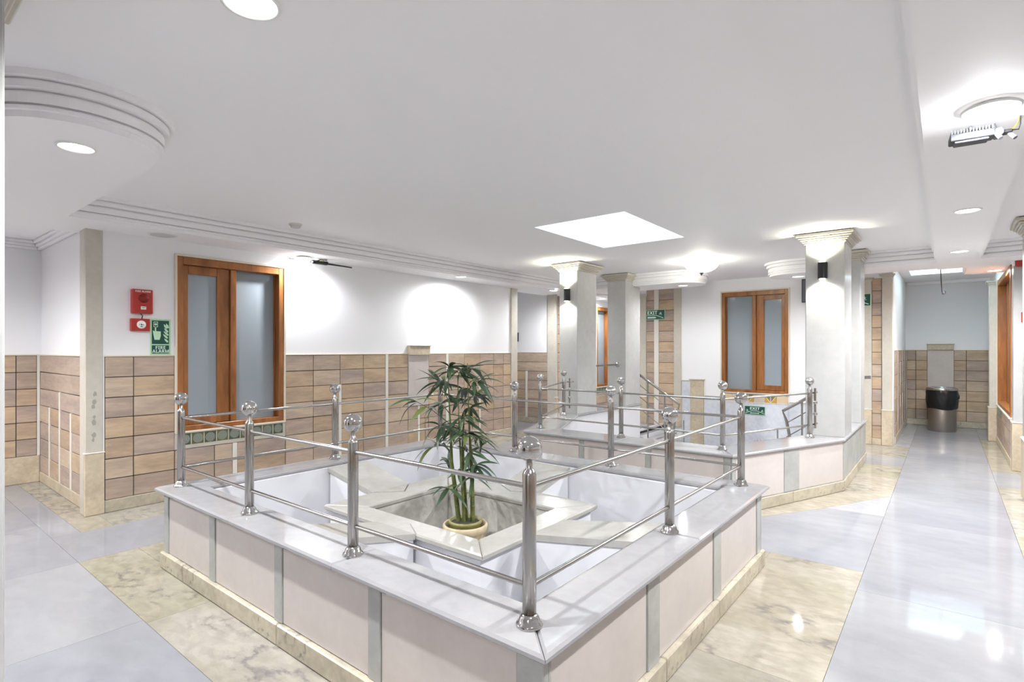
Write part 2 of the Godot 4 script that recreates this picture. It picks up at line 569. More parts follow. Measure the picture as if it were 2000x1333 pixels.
# ---------------------------------------------------------------- walls
# solid wall in its own frame: x along it, z towards the viewer, with an optional hole
func plaster(w: Node, u0: float, u1: float, y0: float, y1: float, hole := [], thick := 0.22) -> void:
	if hole.is_empty():
		bx("plaster", w, Vector3(u0, y0, -thick), Vector3(u1, y1, 0), M.paint, 0.002)
		return
	bx("plaster", w, Vector3(u0, y0, -thick), Vector3(hole[0], y1, 0), M.paint, 0.0)
	bx("plaster", w, Vector3(hole[1], y0, -thick), Vector3(u1, y1, 0), M.paint, 0.0)
	bx("plaster", w, Vector3(hole[0], y0, -thick), Vector3(hole[1], hole[2], 0), M.paint, 0.0)
	bx("plaster", w, Vector3(hole[0], hole[3], -thick), Vector3(hole[1], y1, 0), M.paint, 0.0)

const ROW0 := 0.110
const ROWH := 0.182

# rows of stone tiles; a joint is [u, top row it reaches (rows counted from above), inlay width or 0]
func tiles(w: Node, u0: float, u1: float, first: int, last: int, joints: Array, rows := 7, ytop := 1.384, rh := ROWH, out := 0.012) -> void:
	var g := 0.0035
	bx("grout", w, Vector3(u0, ytop - rh * last, 0.0005), Vector3(u1, ytop - rh * first, 0.004), M.grout, 0.0)
	for r in range(first, last):
		var y1 := ytop - rh * r
		var y0 := y1 - rh
		var cuts := [[u0, 0.0]]
		for j in joints:
			if j[0] > u0 + 0.01 and j[0] < u1 - 0.01:
				if j[1] <= r: cuts.append([j[0], j[2]])
				elif j.size() > 3: cuts.append([j[0], 0.0])
		cuts.append([u1, 0.0])
		cuts.sort_custom(func(a, b): return a[0] < b[0])
		for i in cuts.size() - 1:
			var a: float = cuts[i][0] + cuts[i][1] * 0.5 + g
			var b: float = cuts[i + 1][0] - cuts[i + 1][1] * 0.5 - g
			if b - a < 0.02: continue
			var o := bx("tile", w, Vector3(a, y0 + g, 0.001), Vector3(b, y1 - g, out + rng.randf_range(-0.002, 0.003)), M.tile[rng.randi() % 6], 0.0025)
			o.rotation.z = rng.randf_range(-0.004, 0.004)
	for j in joints:
		if j[2] > 0.0 and j[0] > u0 and j[0] < u1:
			var top: float = ytop - rh * maxf(j[1], first)
			bx("inlay_strip", w, Vector3(j[0] - j[2] * 0.5, ytop - rh * last, 0.001), Vector3(j[0] + j[2] * 0.5, top, out + 0.004), M.inlay, 0.002)

func cap_line(w: Node, u0: float, u1: float, y := 1.384) -> void:
	bx("cap_strip", w, Vector3(u0, y, 0.0005), Vector3(u1, y + 0.012, 0.016), M.line, 0.002)

func skirting(called: String, label: String, at: Vector3, turn: float, runs: Array, m: Material, h := ROW0, out := 0.02) -> void:
	var s := thing(called, label, "baseboard", at, turn, "", "structure")
	for r in runs:
		bx("skirting_slab", s, Vector3(r[0] + 0.001, 0.001, 0.0005), Vector3(r[1] - 0.001, h, out), m, 0.004)

# square pilaster against a wall: shaft and warmer foot
func pilaster(w: Node, u0: float, u1: float, top: float, out := 0.03, cap := true, foot := 0.54) -> void:
	bx("pilaster_shaft", w, Vector3(u0, foot, -0.02), Vector3(u1, top, out), M.trim, 0.004)
	bx("pilaster_foot", w, Vector3(u0 - 0.008, 0.0, -0.02), Vector3(u1 + 0.008, foot - 0.012, out + 0.012), M.plinth_warm, 0.005)
	bx("pilaster_ledge", w, Vector3(u0 - 0.012, foot - 0.012, -0.02), Vector3(u1 + 0.012, foot, out + 0.016), M.inlay, 0.003)
	if cap:
		for i in 3:
			bx("cap_moulding", w, Vector3(u0 - 0.012 * (i + 1), top - 0.06 + i * 0.02, -0.02), Vector3(u1 + 0.012 * (i + 1), top - 0.04 + i * 0.02, out + 0.012 * (i + 1)), M.trim, 0.003)

func window_unit(called: String, label: String, at: Vector3, turn: float, u0: float, u1: float, y0: float, y1: float, sash_left: bool) -> void:
	var w := thing(called, label, "window", at, turn, "", "structure")
	var fw := 0.055
	# thin pale stone line round the opening
	bx("surround", w, Vector3(u0 - 0.022, y0 - 0.02, -0.01), Vector3(u0, y1 + 0.022, 0.022), M.line, 0.003)
	bx("surround", w, Vector3(u1, y0 - 0.02, -0.01), Vector3(u1 + 0.022, y1 + 0.022, 0.022), M.line, 0.003)
	bx("surround", w, Vector3(u0, y1, -0.01), Vector3(u1, y1 + 0.022, 0.022), M.line, 0.003)
	bx("sill_stone", w, Vector3(u0, y0 - 0.02, -0.01), Vector3(u1, y0, 0.028), M.line, 0.003)
	bx("frame_jamb", w, Vector3(u0 + 0.001, y0, -0.12), Vector3(u0 + fw, y1 - 0.001, 0.012), M.wood_v, 0.004)
	bx("frame_jamb", w, Vector3(u1 - fw, y0, -0.12), Vector3(u1 - 0.001, y1 - 0.001, 0.012), M.wood_v, 0.004)
	bx("frame_head", w, Vector3(u0 + fw, y1 - 0.075, -0.12), Vector3(u1 - fw, y1 - 0.001, 0.012), M.wood_h, 0.004)
	bx("frame_sill", w, Vector3(u0 + fw, y0 + 0.001, -0.12), Vector3(u1 - fw, y0 + 0.05, 0.012), M.wood_h, 0.004)
	var mid := (u0 + u1) * 0.5
	var mw := 0.03
	bx("mullion", w, Vector3(mid - mw, y0 + 0.05, -0.11), Vector3(mid + mw, y1 - 0.075, -0.004), M.wood_v, 0.004)
	# fixed pane, deep in the frame
	var a := mid + mw if sash_left else u0 + fw
	var b := u1 - fw if sash_left else mid - mw
	bx("pane", w, Vector3(a, y0 + 0.05, -0.098), Vector3(b, y1 - 0.075, -0.092), M.frost, 0.0)
	for e in [[a, a + 0.014], [b - 0.014, b]]:
		bx("glazing_bead", w, Vector3(e[0], y0 + 0.05, -0.092), Vector3(e[1], y1 - 0.075, -0.078), M.wood_v, 0.002)
	# sash with wide stiles
	a = u0 + fw if sash_left else mid + mw
	b = mid - mw if sash_left else u1 - fw
	var s := Node3D.new()
	s.name = "sash"
	w.add_child(s)
	var st := 0.058
	var t0 := y0 + 0.052
	var t1 := y1 - 0.077
	var wide := 0.125
	var l := st if sash_left else wide
	var r := wide if sash_left else st
	bx("stile", s, Vector3(a + 0.002, t0, -0.07), Vector3(a + l, t1, -0.03), M.wood_v, 0.004)
	bx("stile", s, Vector3(b - r, t0, -0.07), Vector3(b - 0.002, t1, -0.03), M.wood_v, 0.004)
	bx("rail", s, Vector3(a + l, t1 - 0.085, -0.07), Vector3(b - r, t1, -0.03), M.wood_h, 0.004)
	bx("rail", s, Vector3(a + l, t0, -0.07), Vector3(b - r, t0 + 0.085, -0.03), M.wood_h, 0.004)
	bx("sash_pane", s, Vector3(a + l, t0 + 0.085, -0.055), Vector3(b - r, t1 - 0.085, -0.049), M.frost, 0.0)
	bx("back_panel", w, Vector3(u0 + 0.002, y0 + 0.002, -0.20), Vector3(u1 - 0.002, y1 - 0.002, -0.17), M.reveal, 0.0)

# white stone plaque with a projecting beige head, set into the tiles
func plaque(called: String, label: String, at: Vector3, turn: float, u0: float, u1: float, y0: float, y1: float, top: float) -> void:
	var p := thing(called, label, "wall panel", at, turn, "stone plaques set into the tiled dado")
	bx("plate", p, Vector3(u0, y0, 0.001), Vector3(u1, y1, 0.02), M.panel, 0.003)
	bx("head_block", p, Vector3(u0, y1, 0.001), Vector3(u1, top - 0.012, 0.05), M.plinth_warm, 0.004)
	bx("head_cap", p, Vector3(u0 - 0.012, top - 0.012, 0.001), Vector3(u1 + 0.012, top, 0.064), M.trim, 0.003)

func walls() -> void:
	var q := PI / 2
	# ---- tiled left wall
	var w := thing("wall_left", "white wall with brown stone tiled dado behind the light well", "wall", Vector3(WX, 0, 0), q, "", "structure")
	plaster(w, 1.40, 7.36, -0.1, CEIL, [2.052, 3.132, 0.64, 2.362])
	cap_line(w, 1.475, 2.03); cap_line(w, 3.154, 7.204)
	tiles(w, 1.475, 2.03, 0, 7, [[1.692, 0, 0.0]])
	tiles(w, 2.03, 3.154, 5, 7, [[2.395, 0, 0.0], [2.597, 0, 0.045]])
	tiles(w, 3.154, 4.935, 0, 7, [[3.498, 0, 0.0], [3.858, 2, 0.036, 1], [4.20, 0, 0.0], [4.571, 0, 0.043]])
	tiles(w, 4.935, 5.315, 4, 7, [[5.13, 4, 0.036], [5.25, 5, 0.0]])
	tiles(w, 5.315, 7.204, 0, 7, [[5.688, 0, 0.05], [6.057, 0, 0.0], [6.413, 2, 0.032, 1], [6.748, 0, 0.0], [7.0, 0, 0.0]])
	bx("corner_trim", w, Vector3(7.204, 0, -0.03), Vector3(7.372, SOF + 0.05, 0.022), M.trim, 0.004)
	pilaster(w, 1.335, 1.462, SOF + 0.04, 0.012, false, 0.55)
	bx("corner_pilaster_side", w, Vector3(1.335, 0.0, -0.16), Vector3(1.40, SOF + 0.04, -0.02), M.trim, 0.003)
	# stains on the pilaster are matter in the stone
	for s in [[1.405, 1.06, 0.016], [1.398, 0.99, 0.02], [1.392, 0.95, 0.017], [1.40, 0.86, 0.012], [1.398, 0.81, 0.019], [1.396, 0.70, 0.017], [1.392, 0.66, 0.012]]:
		var blot := PackedVector2Array()
		for k in 12: blot.append(Vector2(cos(TAU * k / 12) * s[2] * rng.randf_range(0.6, 1.1), sin(TAU * k / 12) * s[2] * 1.6 * rng.randf_range(0.6, 1.1)))
		put("stain", flat(blot, 0.0006), M.stain, w, Vector3(s[0], s[1], 0.0121))
	# swirl tiles under the window
	for i in 9:
		var u := 2.075 + i * 0.1185
		var t := bx("swirl_tile", w, Vector3(u - 0.01, 0.515, 0.001), Vector3(u + 0.098, 0.623, 0.014), M.spiral[(i * 3 + 1) % 4], 0.002)
	bx("swirl_ground", w, Vector3(2.03, 0.478, 0.0005), Vector3(3.154, 0.63, 0.009), M.trim, 0.0)
	skirting("baseboard_left", "marble skirting along the tiled left wall", Vector3(WX, 0, 0), q, [[1.475, 2.6], [2.6, 4.0], [4.0, 5.5], [5.5, 7.2]], M.plinth)
	window_unit("window_1", "wood framed window of two frosted panes beside the fire alarm", Vector3(WX, 0, 0), q, 2.052, 3.132, 0.65, 2.36, true)
	plaque("wall_plaque", "white stone plaque with beige head on tiled wall behind the bamboo", Vector3(WX, 0, 0), q, 4.938, 5.312, 0.66, 1.372, 1.508)
	# ---- wall of the left passage, facing the camera side
	w = thing("wall_left_passage", "white wall with tiled dado in the passage at far left", "wall", Vector3(0, 0, -1.40), 0, "", "structure")
	plaster(w, -8.0, -5.84, -0.1, 2.7)
	cap_line(w, -7.78, -5.96)
	tiles(w, -7.78, -5.96, 0, 7, [[-7.36, 3, 0.045], [-6.94, 2, 0.045], [-6.526, 3, 0.045], [-6.8, 6, 0.0]])
	skirting("baseboard_passage", "beige marble skirting along the passage wall at far left", Vector3(0, 0, -1.40), 0, [[-7.78, -6.9], [-6.9, -5.98]], M.plinth_warm)
	w = thing("wall_passage_end", "tiled wall closing the passage at far left", "wall", Vector3(-7.78, 0, 0), q, "", "structure")
	plaster(w, -3.2, 1.62, -0.1, 2.7)
	cap_line(w, -1.0, 1.39)
	tiles(w, -1.0, 1.36, 0, 6, [[-0.6, 0, 0.0], [0.0, 0, 0.0], [0.45, 0, 0.0], [0.8, 0, 0.0], [1.19, 0, 0.0]])
	bx("corner_strip", w, Vector3(1.36, 0.29, 0.001), Vector3(1.385, 1.384, 0.016), M.inlay, 0.002)
	skirting("baseboard_passage_end", "tall beige marble skirting at the passage end", Vector3(-7.78, 0, 0), q, [[-1.0, 0.3], [0.3, 1.38]], M.plinth_warm, 0.291)
	# ---- far side passage
	w = thing("wall_far_passage", "white wall with dark tiled dado in passage beyond left wall", "wall", Vector3(0, 0, -8.6), 0, "", "structure")
	plaster(w, -8.0, -5.84, -0.1, 2.7)
	cap_line(w, -8.0, -6.0)
	tiles(w, -7.9, -6.0, 0, 7, [[-6.527, 2, 0.05], [-7.2, 0, 0.0]])
	skirting("baseboard_far_passage", "marble skirting in the passage beyond left wall", Vector3(0, 0, -8.6), 0, [[-7.9, -6.0]], M.plinth)
	w = thing("wall_far_passage_end", "wall closing the passage beyond left wall", "wall", Vector3(-7.9, 0, 0), q, "", "structure")
	plaster(w, 7.2, 8.8, -0.1, 2.7)
	w = thing("wall_far_passage_side", "near side wall of the passage beyond left wall", "wall", Vector3(0, 0, -7.37), PI, "", "structure")
	plaster(w, 6.05, 8.1, -0.1, 2.7)
	w = thing("wall_left_far", "far stretch of left wall beyond the side passage", "wall", Vector3(WX, 0, 0), q, "", "structure")
	plaster(w, 8.60, 12.4, -0.1, CEIL, [10.11, 11.19, 0.64, 2.362])
	pilaster(w, 8.572, 8.62, SOF + 0.04, 0.012, false)
	bx("corner_pilaster_side", w, Vector3(8.572, 0.0, -0.19), Vector3(8.6, SOF + 0.04, -0.02), M.trim, 0.003)
	tiles(w, 8.64, 9.3, 0, 13, [], 13, 2.476)
	tiles(w, 9.3, 10.09, 0, 7, [[9.7, 0, 0.0]])
	tiles(w, 10.09, 11.21, 5, 7, [[10.5, 0, 0.0], [10.85, 0, 0.0]])
	for i in 9:
		var u := 10.135 + i * 0.1185
		bx("swirl_tile", w, Vector3(u - 0.01, 0.515, 0.001), Vector3(u + 0.098, 0.623, 0.014), M.spiral[(i + 1) % 4], 0.002)
	bx("swirl_ground", w, Vector3(10.09, 0.478, 0.0005), Vector3(11.21, 0.63, 0.009), M.trim, 0.0)
	skirting("baseboard_left_far", "marble skirting under the far left window", Vector3(WX, 0, 0), q, [[8.64, 12.1]], M.plinth)
	window_unit("window_3", "orange wood framed window seen between the two left columns", Vector3(WX, 0, 0), q, 10.11, 11.19, 0.65, 2.36, false)
	w = thing("wall_left_end", "dim wall closing the far left corridor", "wall", Vector3(0, 0, -12.05), 0, "", "structure")
	plaster(w, -6.1, -4.4, -0.1, CEIL)
	tiles(w, -5.8, -4.6, 0, 7, [[-5.3, 0, 0.0]])
	w = thing("wall_left_corridor", "right side wall of the far left corridor", "wall", Vector3(-4.70, 0, 0), -q, "", "structure")
	plaster(w, -12.2, -10.13, -0.1, CEIL)
	# ---- back wall behind the stairs
	w = thing("wall_back", "white wall with marble and tiles behind the stairwell", "wall", Vector3(0, 0, BZ), 0, "", "structure")
	plaster(w, -4.712, -0.62, -2.8, CEIL, [-3.131, -2.048, 0.69, 2.462])
	pilaster(w, -4.70, -4.571, 2.52, 0.03)
	tiles(w, -4.571, -4.012, 0, 13, [[-4.365, 0, 0.094]], 13, 2.60, 0.2)
	pilaster(w, -4.012, -3.873, 2.66, 0.03)
	bx("step_panel", w, Vector3(-3.865, -0.5, 0.001), Vector3(-3.70, 0.858, 0.014), M.vein_marble, 0.003)
	bx("step_trim", w, Vector3(-3.873, 0.858, 0.001), Vector3(-3.70, 0.878, 0.02), M.trim, 0.003)
	bx("tall_panel", w, Vector3(-3.70, -0.5, 0.001), Vector3(-3.451, 0.885, 0.024), M.plinth_warm, 0.003)
	bx("step_trim", w, Vector3(-3.72, 0.885, 0.001), Vector3(-3.43, 0.908, 0.034), M.trim, 0.003)
	for r in [[-3.449, -2.75, 0.597], [-2.748, -2.05, 0.527], [-2.048, -1.35, 0.56], [-1.348, -1.0, 0.56]]:
		var top: float = r[2] if r[0] != -3.449 else 0.527
		bx("dado_panel", w, Vector3(r[0], -2.7, 0.001), Vector3(r[1], top, 0.014), M.vein_marble, 0.003)
	bx("dado_panel", w, Vector3(-3.449, 0.529, 0.001), Vector3(-3.155, 0.597, 0.014), M.vein_marble, 0.003)
	bx("step_trim", w, Vector3(-3.43, 0.597, 0.001), Vector3(-3.15, 0.612, 0.022), M.trim, 0.003)
	bx("step_trim", w, Vector3(-2.03, 0.56, 0.001), Vector3(-1.0, 0.575, 0.022), M.trim, 0.003)
	var x := -3.13
	var kinds := [1, 2, 0, 2, 0, 1]
	for i in 6:
		bx("pattern_tile", w, Vector3(x + 0.002, 0.54, 0.001), Vector3(x + 0.178, 0.668, 0.016), M.star_tile[kinds[i]], 0.002)
		x += 0.18
	bx("band_trim", w, Vector3(-3.13, 0.527, 0.001), Vector3(-2.05, 0.54, 0.02), M.inlay, 0.002)
	# tiled strip and pilasters at its right end
	pilaster(w, -1.06, -0.895, 2.55, 0.03)
	tiles(w, -0.887, -0.763, 0, 13, [], 13, 2.53, 0.187)
	pilaster(w, -0.755, -0.628, 2.585, 0.03)
	skirting("baseboard_back", "beige marble skirting between the two far pilasters", Vector3(0, 0, BZ), 0, [[-0.885, -0.765]], M.plinth_warm, 0.099, 0.025)
	window_unit("window_2", "wood framed window of two frosted panes above the stairs", Vector3(0, 0, BZ), 0, -3.131, -2.048, 0.70, 2.46, false)
	# ---- alcove with the bin
	w = thing("wall_alcove_side", "white wall with tiled dado left of the steel bin", "wall", Vector3(-0.62, 0, 0), q, "", "structure")
	plaster(w, 10.0, 13.3, -0.1, 3.0)
	cap_line(w, 10.1, 13.04, 1.43)
	tiles(w, 10.1, 13.04, 0, 7, [[10.7, 0, 0.03], [11.3, 1, 0.04], [11.9, 0, 0.04], [12.5, 0, 0.03]], 7, 1.43, 0.188)
	w = thing("wall_alcove", "plain white wall with tiled dado behind the steel bin", "wall", Vector3(0, 0, -13.05), 0, "", "structure")
	plaster(w, -0.9, 0.9, -0.1, 3.0)
	cap_line(w, -0.60, 0.62, 1.43)
	tiles(w, -0.60, -0.284, 0, 7, [[-0.46, 0, 0.0]], 7, 1.43, 0.188)
	tiles(w, -0.284, 0.111, 4, 7, [[-0.09, 0, 0.0]], 7, 1.43, 0.188)
	tiles(w, 0.111, 0.62, 0, 7, [[0.29, 0, 0.0]], 7, 1.43, 0.188)
	skirting("baseboard_alcove", "pale marble skirting behind the steel bin", Vector3(0, 0, -13.05), 0, [[-0.60, 0.0], [0.0, 0.62]], M.plinth, 0.112)
	skirting("baseboard_alcove_side", "pale marble skirting left of the steel bin", Vector3(-0.62, 0, 0), q, [[10.1, 11.5], [11.5, 13.03]], M.plinth_warm, 0.112)
	plaque("wall_plaque", "white stone plaque with beige head above the steel bin", Vector3(0, 0, -13.05), 0, -0.282, 0.109, 0.68, 1.44, 1.557)
	# ---- right wall with the wooden door frame
	w = thing("wall_right_far", "wall right of the corridor with a wooden frame", "wall", Vector3(0.63, 0, 0), -q, "", "structure")
	plaster(w, -13.2, -11.34, -0.1, CEIL)
	plaster(w, -11.34, -8.8, -0.1, CEIL, [-11.26, -9.05, 0.60, 2.52])
	pilaster(w, -11.60, -11.40, 2.53, 0.10)
	tiles(w, -11.38, -8.95, 4, 7, [[-10.9, 0, 0.0], [-10.4, 0, 0.0], [-9.9, 0, 0.0], [-9.4, 0, 0.0]], 7, 1.24, 0.163)
	for i in 5:
		bx("swirl_tile", w, Vector3(-11.24 + i * 0.16, 0.46, 0.001), Vector3(-11.09 + i * 0.16, 0.58, 0.016), M.spiral[i % 4], 0.002)
	bx("swirl_ground", w, Vector3(-11.38, 0.45, 0.0005), Vector3(-9.9, 0.59, 0.009), M.trim, 0.0)
	skirting("baseboard_right", "beige marble skirting under the right wooden frame", Vector3(0.63, 0, 0), -q, [[-11.38, -8.95]], M.plinth_warm, 0.099)
	var sh := thing("window_4", "tall window closed by wooden shutter boards beyond the right column", "window", Vector3(0.63, 0, 0), -q, "", "structure")
	bx("surround", sh, Vector3(-11.275, 0.585, -0.01), Vector3(-11.255, 2.53, 0.022), M.line, 0.003)
	bx("sill_stone", sh, Vector3(-11.255, 0.585, -0.01), Vector3(-9.06, 0.605, 0.03), M.line, 0.003)
	bx("frame_jamb", sh, Vector3(-11.254, 0.606, -0.14), Vector3(-11.16, 2.51, 0.012), M.wood_v, 0.004)
	bx("frame_jamb", sh, Vector3(-9.15, 0.606, -0.14), Vector3(-9.06, 2.51, 0.012), M.wood_v, 0.004)
	bx("frame_head", sh, Vector3(-11.16, 2.43, -0.14), Vector3(-9.15, 2.51, 0.012), M.wood_h, 0.004)
	bx("frame_sill", sh, Vector3(-11.16, 0.606, -0.14), Vector3(-9.15, 0.66, 0.012), M.wood_h, 0.004)
	for i in 10:
		bx("shutter_board", sh, Vector3(-11.158 + i * 0.2005, 0.662, -0.12), Vector3(-10.962 + i * 0.2005, 2.428, -0.085 + 0.008 * (i % 2)), M.wood_v, 0.004)
	# ---- walls out of sight that close the hall
	w = thing("wall_front", "plain wall closing the hall behind the viewer", "wall", Vector3(0, 0, 3.15), PI, "", "structure")
	plaster(w, -3.0, 8.3, -0.1, CEIL)
	tiles(w, -2.7, 8.0, 0, 7, [[-1.2, 0, 0.0], [-0.6, 0, 0.04], [0.0, 0, 0.0], [0.6, 0, 0.0], [1.2, 0, 0.04], [1.8, 0, 0.0], [2.4, 0, 0.0], [3.0, 0, 0.04], [3.6, 0, 0.0], [4.2, 0, 0.0], [4.8, 0, 0.04], [5.4, 0, 0.0], [6.0, 0, 0.0], [6.6, 0, 0.0]])
	for d in [["door_1", "dark wooden double door behind the viewer", 1.3], ["door_2", "second dark wooden double door behind the viewer", 4.3]]:
		var dr := thing(d[0], d[1], "door", Vector3(0, 0, 3.15), PI, "", "structure")
		bx("door_frame", dr, Vector3(d[2] - 0.06, 0.0, 0.016), Vector3(d[2] + 1.46, 2.16, 0.05), M.wood_v, 0.004)
		for k in 2: bx("door_leaf", dr, Vector3(d[2] + 0.7 * k + 0.004, 0.01, 0.05), Vector3(d[2] + 0.7 * k + 0.696, 2.1, 0.085), M.dark_wood, 0.006)
	w = thing("wall_right", "plain wall closing the hall on the right", "wall", Vector3(2.75, 0, 0), -q, "", "structure")
	plaster(w, -9.2, 3.3, -0.1, CEIL)
	tiles(w, -9.0, 3.1, 0, 7, [[-8.0, 0, 0.04], [-7.0, 0, 0.0], [-6.0, 0, 0.04], [-5.0, 0, 0.0], [-4.0, 0, 0.04], [-3.0, 0, 0.0], [-2.0, 0, 0.04], [-1.0, 0, 0.0], [0.0, 0, 0.04], [1.0, 0, 0.0], [2.0, 0, 0.04]])
	w = thing("wall_right_return", "short wall between the right column and right wall", "wall", Vector3(0, 0, -9.0), 0, "", "structure")
	plaster(w, 0.63, 2.95, -0.1, CEIL)

# ---------------------------------------------------------------- ceiling
func tongue(cx: float, cz: float, dir: float, r: float, xend: float) -> PackedVector2Array:
	var p := PackedVector2Array()
	for i in 33:
		var t := -PI / 2 + PI * i / 32
		p.append(Vector2(cx + dir * cos(t) * r, cz + sin(t) * r))
	p.append(Vector2(xend, cz + r))
	p.append(Vector2(xend, cz - r))
	return p

func ceilings() -> void:
	var c := thing("ceiling", "white plaster ceiling with moulded dropped soffits", "ceiling", Vector3.ZERO, 0, "", "structure")
	# main slab, left open over the two skylights
	var sx := [-3.26, -2.255]
	var sz := [-4.42, -5.845]
	for r in [[-8.2, 3.4, 3.0, sz[0]], [-8.2, sz[0], sx[0], sz[1]], [sx[1], sz[0], 3.0, sz[1]], [-8.2, sz[1], 3.0, -9.95], [-8.2, -9.95, -0.62, -12.4]]:
		bx("ceiling_slab", c, Vector3(r[0], CEIL, r[1]), Vector3(r[2], CEIL + 0.16, r[3]), M.ceiling, 0.0)
	# ceiling of the alcove, with its own skylight
	for r in [[-0.9, -9.95, 2.9, -10.1], [-0.9, -10.1, -0.48, -11.8], [0.46, -10.1, 2.9, -11.8], [-0.9, -11.8, 2.9, -13.3]]:
		bx("alcove_slab", c, Vector3(r[0], 2.75, r[1]), Vector3(r[2], 2.9, r[3]), M.ceiling, 0.0)
	bx("cornice", c, Vector3(-0.6, 2.69, -13.03), Vector3(0.62, 2.75, -12.98), M.ceiling, 0.01)
	# passage ceiling at far left and its cornice
	bx("passage_ceiling", c, Vector3(-8.1, 2.63, 3.2), Vector3(-6.1, 2.70, -1.5), M.ceiling, 0.0)
	bx("passage_ceiling", c, Vector3(-8.1, 2.63, -7.3), Vector3(-6.1, 2.70, -8.7), M.ceiling, 0.0)
	for i in 3:
		bx("passage_cornice", c, Vector3(-7.77, 2.54 + i * 0.03, -1.395), Vector3(-6.1, 2.57 + i * 0.03, -1.365 + i * 0.025), M.ceiling, 0.006)
		bx("passage_cornice", c, Vector3(-7.775, 2.54 + i * 0.03, -1.36 + i * 0.02), Vector3(-7.745 + i * 0.025, 2.57 + i * 0.03, 2.0), M.ceiling, 0.006)
	var left := rect(-6.1, 3.2, -5.38, -12.1)
	for t in [tongue(-3.50, -0.77, 1, 0.36, -5.5), tongue(-3.36, -8.62, 1, 0.36, -5.5)]:
		left = Geometry2D.merge_polygons(left, t)[0]
	var right := rect(-0.09, 3.2, 0.31, -9.05)
	for t in [tongue(-1.64, -0.77, -1, 0.36, 0.2), tongue(-1.66, -8.60, -1, 0.36, 0.2), rect(0.2, -8.24, 2.6, -9.9)]:
		right = Geometry2D.merge_polygons(right, t)[0]
	var steps := [[0.0, 0.03, 0.0], [0.03, 0.046, 0.022], [0.046, 0.058, 0.004], [0.058, 0.106, 0.022], [0.106, 0.118, 0.008], [0.118, 0.15, 0.046], [0.15, 0.160, 0.034], [0.160, 0.195, 0.072]]
	for poly in [left, right]:
		for s in steps:
			var p: PackedVector2Array = poly
			if s[2] > 0.0: p = Geometry2D.offset_polygon(poly, s[2], Geometry2D.JOIN_MITER)[0]
			put("soffit" if s[0] == 0.0 else "moulding", prism(p, SOF + s[0], SOF + s[1]), M.ceiling, c)
	# skylight: shaft up through the roof with a glass pane on top
	for d in [["window_5", "square skylight shaft glowing pale blue in the ceiling", sx[0], sx[1], sz[0], sz[1], CEIL + 0.16, 3.45], ["window_6", "pale blue skylight over the alcove with the bin", -0.48, 0.46, -10.1, -11.8, 2.9, 3.3]]:
		var s := thing(d[0], d[1], "skylight", Vector3.ZERO, 0, "", "structure")
		var x0: float = d[2]; var x1: float = d[3]; var z0: float = d[4]; var z1: float = d[5]; var y0: float = d[6]; var y1: float = d[7]
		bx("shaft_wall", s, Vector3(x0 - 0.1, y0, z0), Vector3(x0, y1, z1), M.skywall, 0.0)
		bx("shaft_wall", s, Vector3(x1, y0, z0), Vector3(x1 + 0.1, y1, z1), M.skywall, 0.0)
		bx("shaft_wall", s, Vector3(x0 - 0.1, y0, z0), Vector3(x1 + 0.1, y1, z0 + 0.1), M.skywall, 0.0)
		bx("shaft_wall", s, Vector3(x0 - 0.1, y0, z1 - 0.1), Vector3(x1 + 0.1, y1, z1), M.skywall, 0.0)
		bx("skylight_pane", s, Vector3(x0 - 0.05, y1, z0 + 0.05), Vector3(x1 + 0.05, y1 + 0.012, z1 - 0.05), M.skypane, 0.0)

